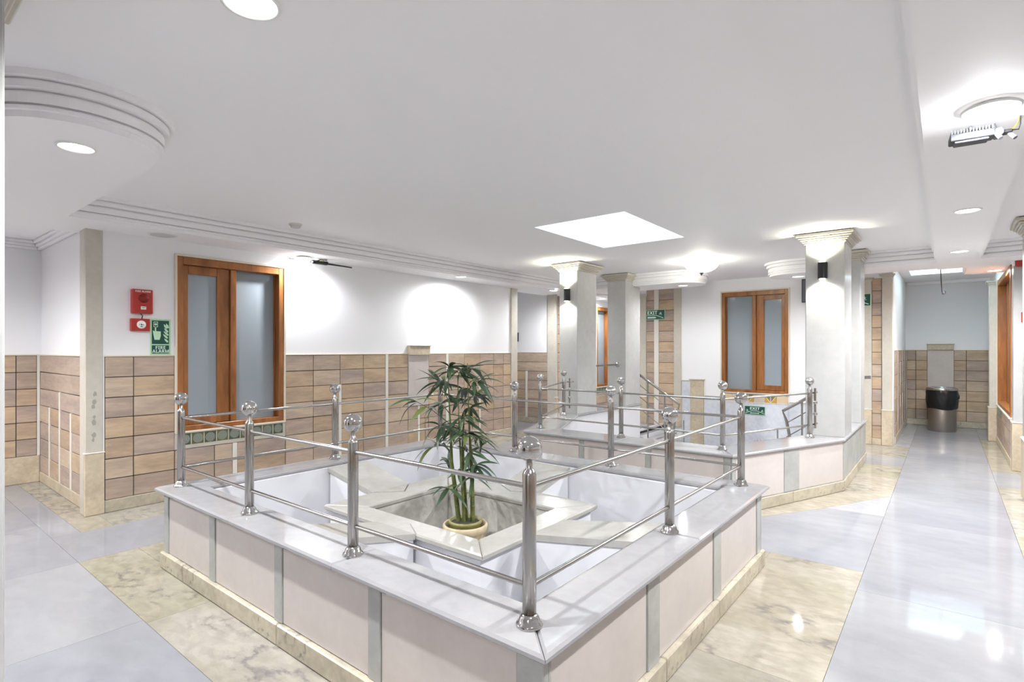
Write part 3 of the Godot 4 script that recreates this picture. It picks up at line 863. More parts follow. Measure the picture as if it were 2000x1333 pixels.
# ---------------------------------------------------------------- light well
func well() -> void:
	var p := thing("light_well_wall", "low square marble wall round the open well with the bamboo", "planter wall")
	var x0 := -4.06; var x1 := -0.965; var z0 := -1.355; var z1 := -3.875   # faces of the wall
	var ix0 := -3.84; var ix1 := -1.19; var iz0 := -1.575; var iz1 := -3.65  # inner faces
	var low := -0.7
	# core walls, white inside
	bx("inner_wall", p, Vector3(ix0 - 0.1, low, z0 - 0.04), Vector3(ix0, 0.505, z1 + 0.04), M.well, 0.0)
	bx("inner_wall", p, Vector3(ix1, low, z0 - 0.04), Vector3(ix1 + 0.1, 0.505, z1 + 0.04), M.well, 0.0)
	bx("inner_wall", p, Vector3(ix0, low, iz0), Vector3(ix1, 0.505, iz0 + 0.1), M.well, 0.0)
	bx("inner_wall", p, Vector3(ix0, low, iz1 - 0.1), Vector3(ix1, 0.505, iz1), M.well, 0.0)
	bx("well_bottom", p, Vector3(ix0 - 0.1, low - 0.05, z0), Vector3(ix1 + 0.1, low, z1), M.well, 0.0)
	# dark core behind the facing
	bx("core", p, Vector3(x0 + 0.025, 0.0, z0 - 0.025), Vector3(x1 - 0.025, 0.505, z0 - 0.12), M.grout, 0.0)
	bx("core", p, Vector3(x0 + 0.025, 0.0, z1 + 0.12), Vector3(x1 - 0.025, 0.505, z1 + 0.025), M.grout, 0.0)
	bx("core", p, Vector3(x0 + 0.025, 0.0, z0 - 0.1), Vector3(x0 + 0.12, 0.505, z1 + 0.1), M.grout, 0.0)
	bx("core", p, Vector3(x1 - 0.12, 0.0, z0 - 0.1), Vector3(x1 - 0.025, 0.505, z1 + 0.1), M.grout, 0.0)
	# facing: panels between narrow grey strips
	var fs := [[-4.06, -3.985], [-3.36, -3.284], [-2.606, -2.532], [-1.846, -1.766], [-1.071, -0.965]]
	for s in fs:
		bx("grey_strip", p, Vector3(s[0], 0.106, z0 - 0.03), Vector3(s[1], 0.505, z0), M.strip, 0.003)
		bx("grey_strip", p, Vector3(s[0], 0.106, z1), Vector3(s[1], 0.505, z1 + 0.03), M.strip, 0.003)
	for i in 4:
		bx("facing_panel", p, Vector3(fs[i][1] + 0.003, 0.109, z0 - 0.03), Vector3(fs[i + 1][0] - 0.003, 0.505, z0 - 0.006), M.panel, 0.002)
		bx("facing_panel", p, Vector3(fs[i][1] + 0.003, 0.109, z1 + 0.006), Vector3(fs[i + 1][0] - 0.003, 0.505, z1 + 0.03), M.panel, 0.002)
	var rs := [[-1.385, -1.40], [-2.105, -2.223], [-2.924, -3.042], [-3.765, -3.845]]
	for s in rs:
		for e in [[x1 - 0.03, x1], [x0, x0 + 0.03]]:
			bx("grey_strip", p, Vector3(e[0], 0.106, s[0]), Vector3(e[1], 0.505, s[1]), M.strip, 0.003)
	for i in 3:
		for e in [[x1 - 0.03, x1 - 0.006], [x0 + 0.006, x0 + 0.03]]:
			bx("facing_panel", p, Vector3(e[0], 0.109, rs[i][1] - 0.003), Vector3(e[1], 0.505, rs[i + 1][0] + 0.003), M.panel, 0.002)
	# plinth stones
	var px := [-4.08, -3.70, -2.551, -1.75, -0.945]
	for i in 4:
		bx("plinth_stone", p, Vector3(px[i] + 0.001, 0.001, z0 - 0.05), Vector3(px[i + 1] - 0.001, 0.106, z0 + 0.018), M.plinth, 0.006)
		bx("plinth_stone", p, Vector3(px[i] + 0.001, 0.001, z1 - 0.018), Vector3(px[i + 1] - 0.001, 0.106, z1 + 0.05), M.plinth, 0.006)
	var pz := [-1.407, -2.25, -2.95, -3.823]
	for i in 3:
		bx("plinth_stone", p, Vector3(x1 - 0.05, 0.001, pz[i] - 0.001), Vector3(x1 + 0.02, 0.106, pz[i + 1] + 0.001), M.plinth, 0.006)
		bx("plinth_stone", p, Vector3(x0 - 0.02, 0.001, pz[i] - 0.001), Vector3(x0 + 0.05, 0.106, pz[i + 1] + 0.001), M.plinth, 0.006)
	# coping slabs with mitred corners
	var ox0 := -4.105; var ox1 := -0.925; var oz0 := -1.31; var oz1 := -3.92
	var ax0 := -3.86; var ax1 := -1.17; var az0 := -1.555; var az1 := -3.675
	var cx := [ax0, -3.02, -2.04, ax1]
	for side in 2:
		for i in 3:
			var a: float = cx[i]; var b: float = cx[i + 1]
			var oa := a if i > 0 else ox0
			var ob := b if i < 2 else ox1
			var q := pts([oa, oz0, ob, oz0, b, az0, a, az0]) if side == 0 else pts([oa, oz1, ob, oz1, b, az1, a, az1])
			put("coping_slab", slab(shrink(q), 0.505, COP, 0.009), M.coping, p)
	var cz := [az0, -2.6, az1]
	for side in 2:
		for i in 2:
			var a: float = cz[i]; var b: float = cz[i + 1]
			var oa := a if i > 0 else oz0
			var ob := b if i < 1 else oz1
			var q := pts([ox1, oa, ox1, ob, ax1, b, ax1, a]) if side == 0 else pts([ox0, oa, ox0, ob, ax0, b, ax0, a])
			put("coping_slab", slab(shrink(q), 0.505, COP, 0.009), M.coping, p)
	# lower star: square frame round the pit and four pointed arms up to the coping
	var hx0 := -3.01; var hx1 := -2.02; var hz0 := -2.22; var hz1 := -2.96
	var gx0 := -3.28; var gx1 := -1.84; var gz0 := -2.05; var gz1 := -3.22
	var sy := 0.40
	var mx := -2.52; var mz := -2.62
	var hw := 0.17
	# frame stones, each with the notch that takes the point of an arm
	put("star_frame_stone", slab(shrink(pts([gx0, gz0, mx - hw, gz0, mx, gz0 - 0.10, mx + hw, gz0, gx1, gz0, hx1, hz0, hx0, hz0])), sy - 0.035, sy, 0.008), M.star, p)
	put("star_frame_stone", slab(shrink(pts([gx0, gz1, mx - hw, gz1, mx, gz1 + 0.10, mx + hw, gz1, gx1, gz1, hx1, hz1, hx0, hz1])), sy - 0.035, sy, 0.008), M.star, p)
	put("star_frame_stone", slab(shrink(pts([gx0, gz0, gx0, mz + hw, gx0 + 0.15, mz, gx0, mz - hw, gx0, gz1, hx0, hz1, hx0, hz0])), sy - 0.035, sy, 0.008), M.star, p)
	put("star_frame_stone", slab(shrink(pts([gx1, gz0, gx1, mz + hw, gx1 - 0.15, mz, gx1, mz - hw, gx1, gz1, hx1, hz1, hx1, hz0])), sy - 0.035, sy, 0.008), M.star, p)
	# arms: they rise from the frame to the coping and widen towards it
	var spread := 0.18
	arm(p, [Vector2(mx, gz0 - 0.10), Vector2(mx - hw, gz0), Vector2(mx - spread, iz0), Vector2(mx + spread, iz0), Vector2(mx + hw, gz0)], Vector2(0, 1), gz0, iz0)
	arm(p, [Vector2(mx, gz1 + 0.10), Vector2(mx - hw, gz1), Vector2(mx - spread, iz1), Vector2(mx + spread, iz1), Vector2(mx + hw, gz1)], Vector2(0, 1), gz1, iz1)
	arm(p, [Vector2(gx0 + 0.15, mz), Vector2(gx0, mz + hw), Vector2(ix0, mz + spread), Vector2(ix0, mz - spread), Vector2(gx0, mz - hw)], Vector2(1, 0), gx0, ix0)
	arm(p, [Vector2(gx1 - 0.15, mz), Vector2(gx1, mz + hw), Vector2(ix1, mz + spread), Vector2(ix1, mz - spread), Vector2(gx1, mz - hw)], Vector2(1, 0), gx1, ix1)
	# walls under the frame: white outside, grey marble in the pit
	bx("box_wall", p, Vector3(gx0 + 0.04, low, gz0 - 0.03), Vector3(gx1 - 0.04, sy - 0.036, gz0 - 0.09), M.well, 0.0)
	bx("box_wall", p, Vector3(gx0 + 0.04, low, gz1 + 0.09), Vector3(gx1 - 0.04, sy - 0.036, gz1 + 0.03), M.well, 0.0)
	bx("box_wall", p, Vector3(gx0 + 0.04, low, gz0 - 0.09), Vector3(gx0 + 0.1, sy - 0.036, gz1 + 0.09), M.well, 0.0)
	bx("box_wall", p, Vector3(gx1 - 0.1, low, gz0 - 0.09), Vector3(gx1 - 0.04, sy - 0.036, gz1 + 0.09), M.well, 0.0)
	bx("pit_wall", p, Vector3(hx0, -0.16, hz0), Vector3(hx1, sy - 0.036, hz0 + 0.04), M.pit, 0.0)
	bx("pit_wall", p, Vector3(hx0, -0.16, hz1 - 0.04), Vector3(hx1, sy - 0.036, hz1), M.pit, 0.0)
	bx("pit_wall", p, Vector3(hx0 - 0.04, -0.16, hz0), Vector3(hx0, sy - 0.036, hz1), M.pit, 0.0)
	bx("pit_wall", p, Vector3(hx1, -0.16, hz0), Vector3(hx1 + 0.04, sy - 0.036, hz1), M.pit, 0.0)
	bx("pit_bottom", p, Vector3(hx0, -0.16, hz0), Vector3(hx1, -0.085, hz1), M.pit, 0.0)

func shrink(q: PackedVector2Array) -> PackedVector2Array:
	return Geometry2D.offset_polygon(q, -0.0012, Geometry2D.JOIN_MITER)[0]

func arm(p: Node, poly: Array, axis: Vector2, g: float, i: float) -> void:
	# top follows the slope from the frame (0.40) to under the coping (0.51)
	var st := begin()
	var yf := func(v: Vector2) -> float: return 0.402 + 0.105 * clampf((v.dot(axis) - g) / (i - g), 0.0, 1.0)
	var n := poly.size()
	var c := Vector2.ZERO
	for v in poly: c += v / n
	for k in n:
		var a: Vector2 = poly[k]
		var b: Vector2 = poly[(k + 1) % n]
		var o := ((a + b) * 0.5 - c)
		face(st, Vector3(a.x, yf.call(a) - 0.035, a.y), Vector3(a.x, yf.call(a), a.y), Vector3(b.x, yf.call(b), b.y), Vector3(b.x, yf.call(b) - 0.035, b.y), Vector3(o.x, 0, o.y))
	for top in [1, 0]:
		var d := 0.0 if top == 1 else 0.035
		var v0: Vector2 = poly[0]; var v1: Vector2 = poly[1]; var v2: Vector2 = poly[2]; var v3: Vector2 = poly[3]; var v4: Vector2 = poly[4]
		var up := Vector3.UP if top == 1 else Vector3.DOWN
		face(st, Vector3(v1.x, yf.call(v1) - d, v1.y), Vector3(v2.x, yf.call(v2) - d, v2.y), Vector3(v3.x, yf.call(v3) - d, v3.y), Vector3(v4.x, yf.call(v4) - d, v4.y), up)
		var t := [Vector3(v0.x, yf.call(v0) - d, v0.y), Vector3(v1.x, yf.call(v1) - d, v1.y), Vector3(v4.x, yf.call(v4) - d, v4.y)]
		if ((t[1] - t[0]).cross(t[2] - t[0])).dot(up) > 0: t.reverse()
		for q in t:
			st.set_uv(Vector2.ZERO); st.add_vertex(q)
	put("star_arm", done(st), M.star, p)
	# white pier that carries it, cut to the slope of the slab
	var ps := begin()
	var pier := []
	for k in [1, 2, 3, 4]: pier.append(poly[k].lerp(c, 0.05))
	for k in 4:
		var a: Vector2 = pier[k]
		var b: Vector2 = pier[(k + 1) % 4]
		var o := ((a + b) * 0.5 - c)
		face(ps, Vector3(a.x, -0.7, a.y), Vector3(a.x, yf.call(a) - 0.034, a.y), Vector3(b.x, yf.call(b) - 0.034, b.y), Vector3(b.x, -0.7, b.y), Vector3(o.x, 0, o.y))
	put("arm_pier", done(ps), M.well, p)

# ---------------------------------------------------------------- railings
func make_post(parent: Node, at: Vector3, mats := true) -> void:
	if not cache.has("post"):
		cache["post"] = lathe([Vector2(0, 0.0), Vector2(0.0235, 0.0), Vector2(0.0235, 0.500), Vector2(0.019, 0.512), Vector2(0.011, 0.520), Vector2(0.011, 0.552)], 24)
		cache["flange"] = lathe([Vector2(0.0, 0.0), Vector2(0.045, 0.0), Vector2(0.046, 0.006), Vector2(0.043, 0.012), Vector2(0.037, 0.016), Vector2(0.033, 0.030), Vector2(0.026, 0.038), Vector2(0.0236, 0.040)], 24)
		cache["finial"] = lathe(ball(0.0425, 0.586), 28)
	var o := put("post", cache["post"], M.steel, parent, at)
	put("flange", cache["flange"], M.chrome, o)
	put("finial", cache["finial"], M.chrome, o)

func rail(called: String, parent: Node, a: Vector3, b: Vector3, r := 0.0095) -> void:
	put(called, tube([a, b], r, 12), M.steel, parent)

func railings() -> void:
	var r := thing("steel_railing", "steel post railing with ball finials standing round the light well", "railing", Vector3(0, COP, 0))
	var xs := [-1.078, -2.06, -3.03, -3.99]
	var zs := [-1.434, -2.60, -3.81]
	var ring := []
	for i in 4: ring.append(Vector2(xs[i], zs[0]))
	for i in [1, 2]: ring.append(Vector2(xs[3], zs[i]))
	for i in [2, 1, 0]: ring.append(Vector2(xs[i], zs[2]))
	ring.append(Vector2(xs[0], zs[1]))
	for i in ring.size():
		var a: Vector2 = ring[i]
		var b: Vector2 = ring[(i + 1) % ring.size()]
		make_post(r, Vector3(a.x, 0, a.y))
		rail("top_rail", r, Vector3(a.x, 0.460, a.y), Vector3(b.x, 0.460, b.y))
		rail("lower_rail", r, Vector3(a.x, 0.130, a.y), Vector3(b.x, 0.130, b.y))
	r = thing("steel_railing", "steel railing with ball finials along the stairwell parapet", "railing", Vector3(0, COP, 0))
	var path := [Vector2(-4.165, -6.34), Vector2(-3.69, -5.12), Vector2(-2.634, -5.09), Vector2(-1.59, -5.05), Vector2(-1.104, -6.31)]
	for i in path.size():
		make_post(r, Vector3(path[i].x, 0, path[i].y))
		if i < path.size() - 1:
			rail("top_rail", r, Vector3(path[i].x, 0.46, path[i].y), Vector3(path[i + 1].x, 0.46, path[i + 1].y))
			rail("lower_rail", r, Vector3(path[i].x, 0.13, path[i].y), Vector3(path[i + 1].x, 0.13, path[i + 1].y))
	for e in [[Vector2(-1.104, -6.31), Vector2(-1.07, -6.40)], [Vector2(-4.165, -6.34), Vector2(-4.12, -6.42)]]:
		var s := put("spindle", tube([Vector3(e[1].x, 0.09, e[1].y), Vector3(e[1].x, 0.51, e[1].y)], 0.011, 10), M.steel, r)
		put("bead", lathe(ball(0.024, 0.0), 16), M.chrome, s, Vector3(e[1].x, 0.24, e[1].y))
		put("bead", lathe(ball(0.024, 0.0), 16), M.chrome, s, Vector3(e[1].x, 0.36, e[1].y))
		for h in [0.13, 0.46]:
			rail("stub_rail", r, Vector3(e[0].x, h, e[0].y), Vector3(e[1].x, h, e[1].y - 0.10))
	var h := thing("grab_rail", "short steel rail fixed between the two left columns", "handrail", Vector3(-4.2, 1.2, -7.6))
	put("bar", tube([Vector3(0, 0, -0.39), Vector3(0, 0, 0.53)], 0.013, 12), M.steel, h)
	put("wall_flange", lathe([Vector2(0, 0), Vector2(0.04, 0), Vector2(0.04, 0.006), Vector2(0.02, 0.016), Vector2(0, 0.016)], 20), M.chrome, h, Vector3(0, 0, -0.398), Vector3(PI / 2, 0, 0))
	put("wall_flange", lathe([Vector2(0, 0), Vector2(0.04, 0), Vector2(0.04, 0.006), Vector2(0.02, 0.016), Vector2(0, 0.016)], 20), M.chrome, h, Vector3(0, 0, 0.535), Vector3(-PI / 2, 0, 0))

# ---------------------------------------------------------------- stair parapet and columns
func parapet() -> void:
	var p := thing("stair_parapet", "low marble parapet with flared sides round the stairwell", "parapet")
	var out := [Vector2(-4.36, -8.53), Vector2(-4.36, -6.45), Vector2(-3.70, -4.87), Vector2(-1.465, -4.87), Vector2(-0.835, -6.45), Vector2(-0.835, -8.40)]
	var inn := [Vector2(-4.06, -8.53), Vector2(-4.06, -6.52), Vector2(-3.49, -5.17), Vector2(-1.675, -5.17), Vector2(-1.135, -6.52), Vector2(-1.135, -8.40)]
	var oc := [Vector2(-4.395, -8.55), Vector2(-4.395, -6.44), Vector2(-3.725, -4.835), Vector2(-1.44, -4.835), Vector2(-0.80, -6.44), Vector2(-0.80, -8.42)]
	var ic := [Vector2(-4.03, -8.55), Vector2(-4.03, -6.53), Vector2(-3.47, -5.22), Vector2(-1.69, -5.22), Vector2(-1.165, -6.53), Vector2(-1.165, -8.42)]
	for i in 5:
		var body := PackedVector2Array([out[i], out[i + 1], inn[i + 1], inn[i]])
		put("wall_core", prism(Geometry2D.offset_polygon(body, -0.0005, Geometry2D.JOIN_MITER)[0], -2.6, 0.505), M.well, p)
		if i == 2:
			var m0: Vector2 = oc[2].lerp(oc[3], 0.5)
			var m1: Vector2 = ic[2].lerp(ic[3], 0.5)
			put("coping_slab", slab(shrink(PackedVector2Array([oc[2], m0, m1, ic[2]])), 0.505, COP, 0.009), M.coping, p)
			put("coping_slab", slab(shrink(PackedVector2Array([m0, oc[3], ic[3], m1])), 0.505, COP, 0.009), M.coping, p)
		else:
			put("coping_slab", slab(shrink(PackedVector2Array([oc[i], oc[i + 1], ic[i + 1], ic[i]])), 0.505, COP, 0.009), M.coping, p)
	# facing in the frame of each outer side: strips, panels, plinth
	var sides := [[0, 1, [[0.0, 0.06], [0.47, 0.53], [0.94, 1.0]]], [1, 2, [[0.0, 0.05], [0.44, 0.57], [0.96, 1.0]]], [2, 3, [[0.0, 0.02], [0.313, 0.338], [0.646, 0.670], [0.975, 1.0]]], [3, 4, [[0.0, 0.03], [0.43, 0.563], [1.0, 1.0]]], [4, 5, [[0.0, 0.98], [0.99, 1.0]]]]
	for s in sides:
		var a: Vector2 = out[s[0]]
		var b: Vector2 = out[s[1]]
		var len := a.distance_to(b)
		var d := (b - a) / len
		var f := Node3D.new()
		f.name = "facing_side"
		p.add_child(f, true)
		f.position = Vector3(a.x, 0, a.y)
		f.rotation.y = -atan2(d.y, d.x)
		# local +x along the side; the outer side lies on local -z or +z
		var nrm := Vector3(-d.y, 0, d.x)
		var centre := Vector3(-2.6, 0, -7.0) - Vector3(a.x, 0, a.y)
		var sg := -1.0 if nrm.dot(centre) > 0 else 1.0
		var st: Array = s[2]
		for k in st.size():
			if st[k][1] > st[k][0]:
				bx("grey_strip", f, Vector3(st[k][0] * len, 0.109, 0.0005 * sg), Vector3(st[k][1] * len, 0.505, 0.016 * sg), M.strip, 0.003)
			if k < st.size() - 1:
				bx("facing_panel", f, Vector3(st[k][1] * len + 0.003, 0.109, 0.0005 * sg), Vector3(st[k + 1][0] * len - 0.003, 0.504, 0.012 * sg), M.panel, 0.002)
		bx("plinth_stone", f, Vector3(-0.003, 0.001, 0.0005 * sg), Vector3(len * 0.5, 0.106, 0.024 * sg), M.plinth, 0.005)
		bx("plinth_stone", f, Vector3(len * 0.5 + 0.001, 0.001, 0.0005 * sg), Vector3(len + 0.003, 0.106, 0.024 * sg), M.plinth, 0.005)

func column(label: String, x0: float, x1: float, z0: float, z1: float, y0: float, foot := 0.0, group := "square marble columns with stepped capitals") -> Node3D:
	var cx := (x0 + x1) * 0.5
	var cz := (z0 + z1) * 0.5
	var c := thing("marble_column", label, "column", Vector3(cx, y0, cz), 0, group)
	var hx := absf(x1 - x0) * 0.5
	var hz := absf(z1 - z0) * 0.5
	var top := CEIL - y0
	if foot > 0.0:
		bx("foot", c, Vector3(-hx - 0.012, 0.0, -hz - 0.012), Vector3(hx + 0.012, foot, hz + 0.012), M.plinth_warm, 0.005)
		bx("foot_ledge", c, Vector3(-hx - 0.018, foot, -hz - 0.018), Vector3(hx + 0.018, foot + 0.014, hz + 0.018), M.inlay, 0.003)
	# shaft of four facing slabs with fine corner lines
	var b := foot + (0.014 if foot > 0.0 else 0.0)
	bx("shaft", c, Vector3(-hx + 0.006, b, -hz + 0.006), Vector3(hx - 0.006, top - 0.12, hz - 0.006), M.strip, 0.0)
	for s in [-1.0, 1.0]:
		bx("facing_slab", c, Vector3(-hx + 0.004, b, s * (hz - 0.006)), Vector3(hx - 0.004, top - 0.12, s * hz), M.column, 0.002)
		bx("facing_slab", c, Vector3(s * (hx - 0.006), b, -hz + 0.004), Vector3(s * hx, top - 0.12, hz - 0.004), M.column, 0.002)
	var cap := Node3D.new()
	cap.name = "capital"
	c.add_child(cap)
	var prof := [[0.12, 0.098, 0.014], [0.098, 0.080, 0.030], [0.080, 0.060, 0.046], [0.060, 0.040, 0.064], [0.040, 0.008, 0.086]]
	for s in prof:
		bx("capital_step", cap, Vector3(-hx - s[2], top - s[0], -hz - s[2]), Vector3(hx + s[2], top - s[1], hz + s[2]), M.trim, 0.006)
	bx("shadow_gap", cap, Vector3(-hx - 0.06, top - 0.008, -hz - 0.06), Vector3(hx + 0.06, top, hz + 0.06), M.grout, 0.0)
	return c

func columns() -> void:
	column("marble column with black wall light at right of stairwell", -1.184, -0.819, -6.53, -7.03, COP)
	column("narrow marble column behind the right lamp-lit column", -1.16, -0.83, -7.95, -8.38, COP)
	column("marble column with black wall light at left of stairwell", -4.365, -4.06, -6.53, -7.06, COP)
	column("unlit marble column left of the exit sign", -4.39, -4.06, -8.0, -8.53, COP)
	column("marble column with beige foot at right edge carrying red alarm", 0.625, 1.02, -8.78, -8.98, 0.0, 0.57)
	column("marble column cut off by the right edge of the view", 0.59, 0.98, -6.95, -7.35, 0.0, 0.57)
	column("marble column cut off by the left edge of the view", -2.62, -2.2, 0.16, -0.312, 0.0, 0.0)

# ---------------------------------------------------------------- stairs
func stairs() -> void:
	var s := thing("staircase", "white marble stair flights going down beyond the parapet", "staircase")
	# side flights meet a landing under the back wall window
	for side in [-1.0, 1.0]:
		for i in 3:
			var xa: float = -2.6 + side * (1.62 - i * 0.28)
			var xb: float = -2.6 + side * (1.62 - (i + 1) * 0.28)
			var y := -0.13 - 0.17 * i
			bx("tread", s, Vector3(xa + side * 0.02, y, BZ + 0.05), Vector3(xb, y + 0.03, -8.62), M.coping, 0.006)
			bx("riser", s, Vector3(xa, y + 0.03, BZ + 0.05), Vector3(xa + side * 0.02, y + 0.17, -8.62), M.well, 0.002)
		# sloping stringer on the open side
		var st := begin()
		var o: float = -2.6
		var x0: float = o + side * 1.75
		var x1: float = o + side * 0.74
		for z in [-8.62, -8.54]:
			face(st, Vector3(x0, 0.12, z), Vector3(x1, -0.48, z), Vector3(x1, -0.85, z), Vector3(x0, -0.25, z), Vector3(0, 0, 1 if z == -8.54 else -1))
		face(st, Vector3(x0, 0.12, -8.62), Vector3(x1, -0.48, -8.62), Vector3(x1, -0.48, -8.54), Vector3(x0, 0.12, -8.54), Vector3(-side * 0.5, 1, 0))
		face(st, Vector3(x1, -0.48, -8.62), Vector3(x1, -0.85, -8.62), Vector3(x1, -0.85, -8.54), Vector3(x1, -0.48, -8.54), Vector3(-side, 0, 0))
		put("stringer", done(st), M.coping, s)
		bx("upper_landing", s, Vector3(o + side * 1.62, -0.03, BZ + 0.05), Vector3(o + side * 1.5, 0.0, -8.56), M.coping, 0.003)
	bx("landing", s, Vector3(-3.45, -0.66, BZ + 0.05), Vector3(-1.75, -0.62, -8.4), M.coping, 0.004)
	for i in 10:
		var z := -8.4 + 0.28 * i
		bx("tread", s, Vector3(-3.3, -0.82 - 0.17 * i, z - 0.02), Vector3(-1.9, -0.79 - 0.17 * i, z + 0.28), M.coping, 0.005)
		bx("riser", s, Vector3(-3.3, -0.79 - 0.17 * i, z), Vector3(-1.9, -0.66 - 0.17 * i, z + 0.02), M.well, 0.002)
	bx("shaft_bottom", s, Vector3(-4.4, -2.7, BZ + 0.05), Vector3(-0.8, -2.62, -4.87), M.well, 0.0)
	for x in [-4.12, -1.10]:
		bx("shaft_side", s, Vector3(x - 0.04, -2.62, BZ + 0.05), Vector3(x + 0.04, -0.031, -8.41), M.well, 0.0)
	# handrails: sloping top tube, thin bars, newel bent down at the foot
	for side in [-1.0, 1.0]:
		var h := thing("stair_handrail", "steel handrail of the left stair flight below the exit sign" if side < 0 else "steel handrail of the right stair flight beside the lit column", "handrail", Vector3(-2.62, 0, -8.58), 0)
		var top := Vector3(side * 1.54, 1.06, 0)
		var foot := Vector3(side * 0.77, 0.555, 0)
		put("top_tube", tube([top + Vector3(side * 0.3, 0.02, 0), top, foot, foot + Vector3(side * 0.0 + side * 0.05, -0.14, 0), foot + Vector3(side * 0.1, -0.42, 0), foot + Vector3(side * 0.1, -0.955, 0)], 0.021, 12), M.steel, h)
		for k in 3:
			var dy := -0.17 - 0.2 * k
			rail("bar", h, top + Vector3(0, dy, 0), foot + Vector3(side * 0.05, dy, 0), 0.007)
		for x in [1.32, 1.02]:
			var y := lerpf(foot.y, top.y, (x - 0.77) / 0.77)
			rail("baluster", h, Vector3(side * x, y, 0), Vector3(side * x, 0.12 - 0.594 * (1.73 - x), 0), 0.013)
		var sp := put("spindle", tube([Vector3(side * 0.70, 0.30, 0.0), Vector3(side * 0.70, -0.619, 0.0)], 0.01, 10), M.steel, h)
		put("bead", lathe(ball(0.022, 0.0), 16), M.chrome, sp, Vector3(side * 0.70, 0.12, 0))

# ---------------------------------------------------------------- lamps
func downlight(label: String, x: float, z: float, y: float, r := 0.085, e := 1.0, loose := false) -> void:
	var d := thing("downlight", label, "ceiling light", Vector3(x, y, z), 0, "recessed round ceiling downlights")
	put("trim_ring", lathe([Vector2(r * 0.86, -0.002), Vector2(r * 0.9, -0.008), Vector2(r, -0.007), Vector2(r * 1.04, 0.0)], 28), M.white, d)
	put("lens", lathe([Vector2(0, -0.003), Vector2(r * 0.86, -0.003), Vector2(r * 0.86, 0.0)], 28), M.lens, d)
	if loose:
		# the fitting has slipped out of its hole and hangs just below the soffit on its clips
		put("housing", lathe([Vector2(0, 0.004), Vector2(r * 0.9, 0.004), Vector2(r * 0.9, 0.0)], 24), M.white, d)
		for k in 2: put("spring_clip", tube([Vector3((k * 2 - 1) * r * 0.7, 0.003, 0), Vector3((k * 2 - 1) * r * 0.8, 0.013, 0)], 0.003, 6), M.grey_metal, d)
		var om := OmniLight3D.new()
		om.name = "glare"
		d.add_child(om)
		om.position = Vector3(0, -0.03, 0)
		om.light_color = rgb(251, 252, 254)
		om.light_energy = e * 0.2 * LIT
		om.light_size = 0.05
		om.omni_range = 14.0
		om.omni_attenuation = 2.0
		om.shadow_enabled = true
	var l := SpotLight3D.new()
	l.name = "lamp"
	d.add_child(l)
	l.position = Vector3(0, -0.02, 0)
	l.rotation_degrees = Vector3(-90, 0, 0)
	l.light_color = rgb(251, 252, 254)
	l.light_energy = e * 4.2 * LIT
	l.light_size = r * 0.4
	l.spot_range = 14.0
	l.spot_angle = 86.0
	l.spot_angle_attenuation = 0.7
	l.spot_attenuation = 2.0
	l.shadow_enabled = true

func sconce(label: String, x: float, y: float, z: float) -> void:
	var s := thing("wall_sconce", label, "wall light", Vector3(x, y, z), 0, "black up and down wall lights")
	var half := PackedVector2Array()
	for i in 13:
		var t := PI * i / 12
		half.append(Vector2(cos(t) * 0.046, 0.012 + sin(t) * 0.05))
	half.append(Vector2(-0.046, 0.001)); half.append(Vector2(0.046, 0.001))
	put("body", prism(half, -0.085, 0.085), M.sconce, s)
	for d in [-1.0, 1.0]:
		put("lens", lathe([Vector2(0, 0), Vector2(0.028, 0), Vector2(0.028, 0.004), Vector2(0, 0.004)], 20), M.lens_sconce, s, Vector3(0, 0.088 if d > 0 else -0.092, 0.032))
		var l := SpotLight3D.new()
		l.name = "lamp"
		s.add_child(l, true)
		l.position = Vector3(0, d * 0.104, 0.05)
		l.rotation_degrees = Vector3(90 * d, 0, 0)
		l.light_color = rgb(255, 250, 224) if d > 0 else rgb(255, 252, 244)
		l.light_energy = (0.42 if d > 0 else 0.46) * LIT
		l.light_size = 0.025
		l.spot_range = 8.0
		l.spot_angle = 72.0
		l.spot_attenuation = 2.0
		l.shadow_enabled = true

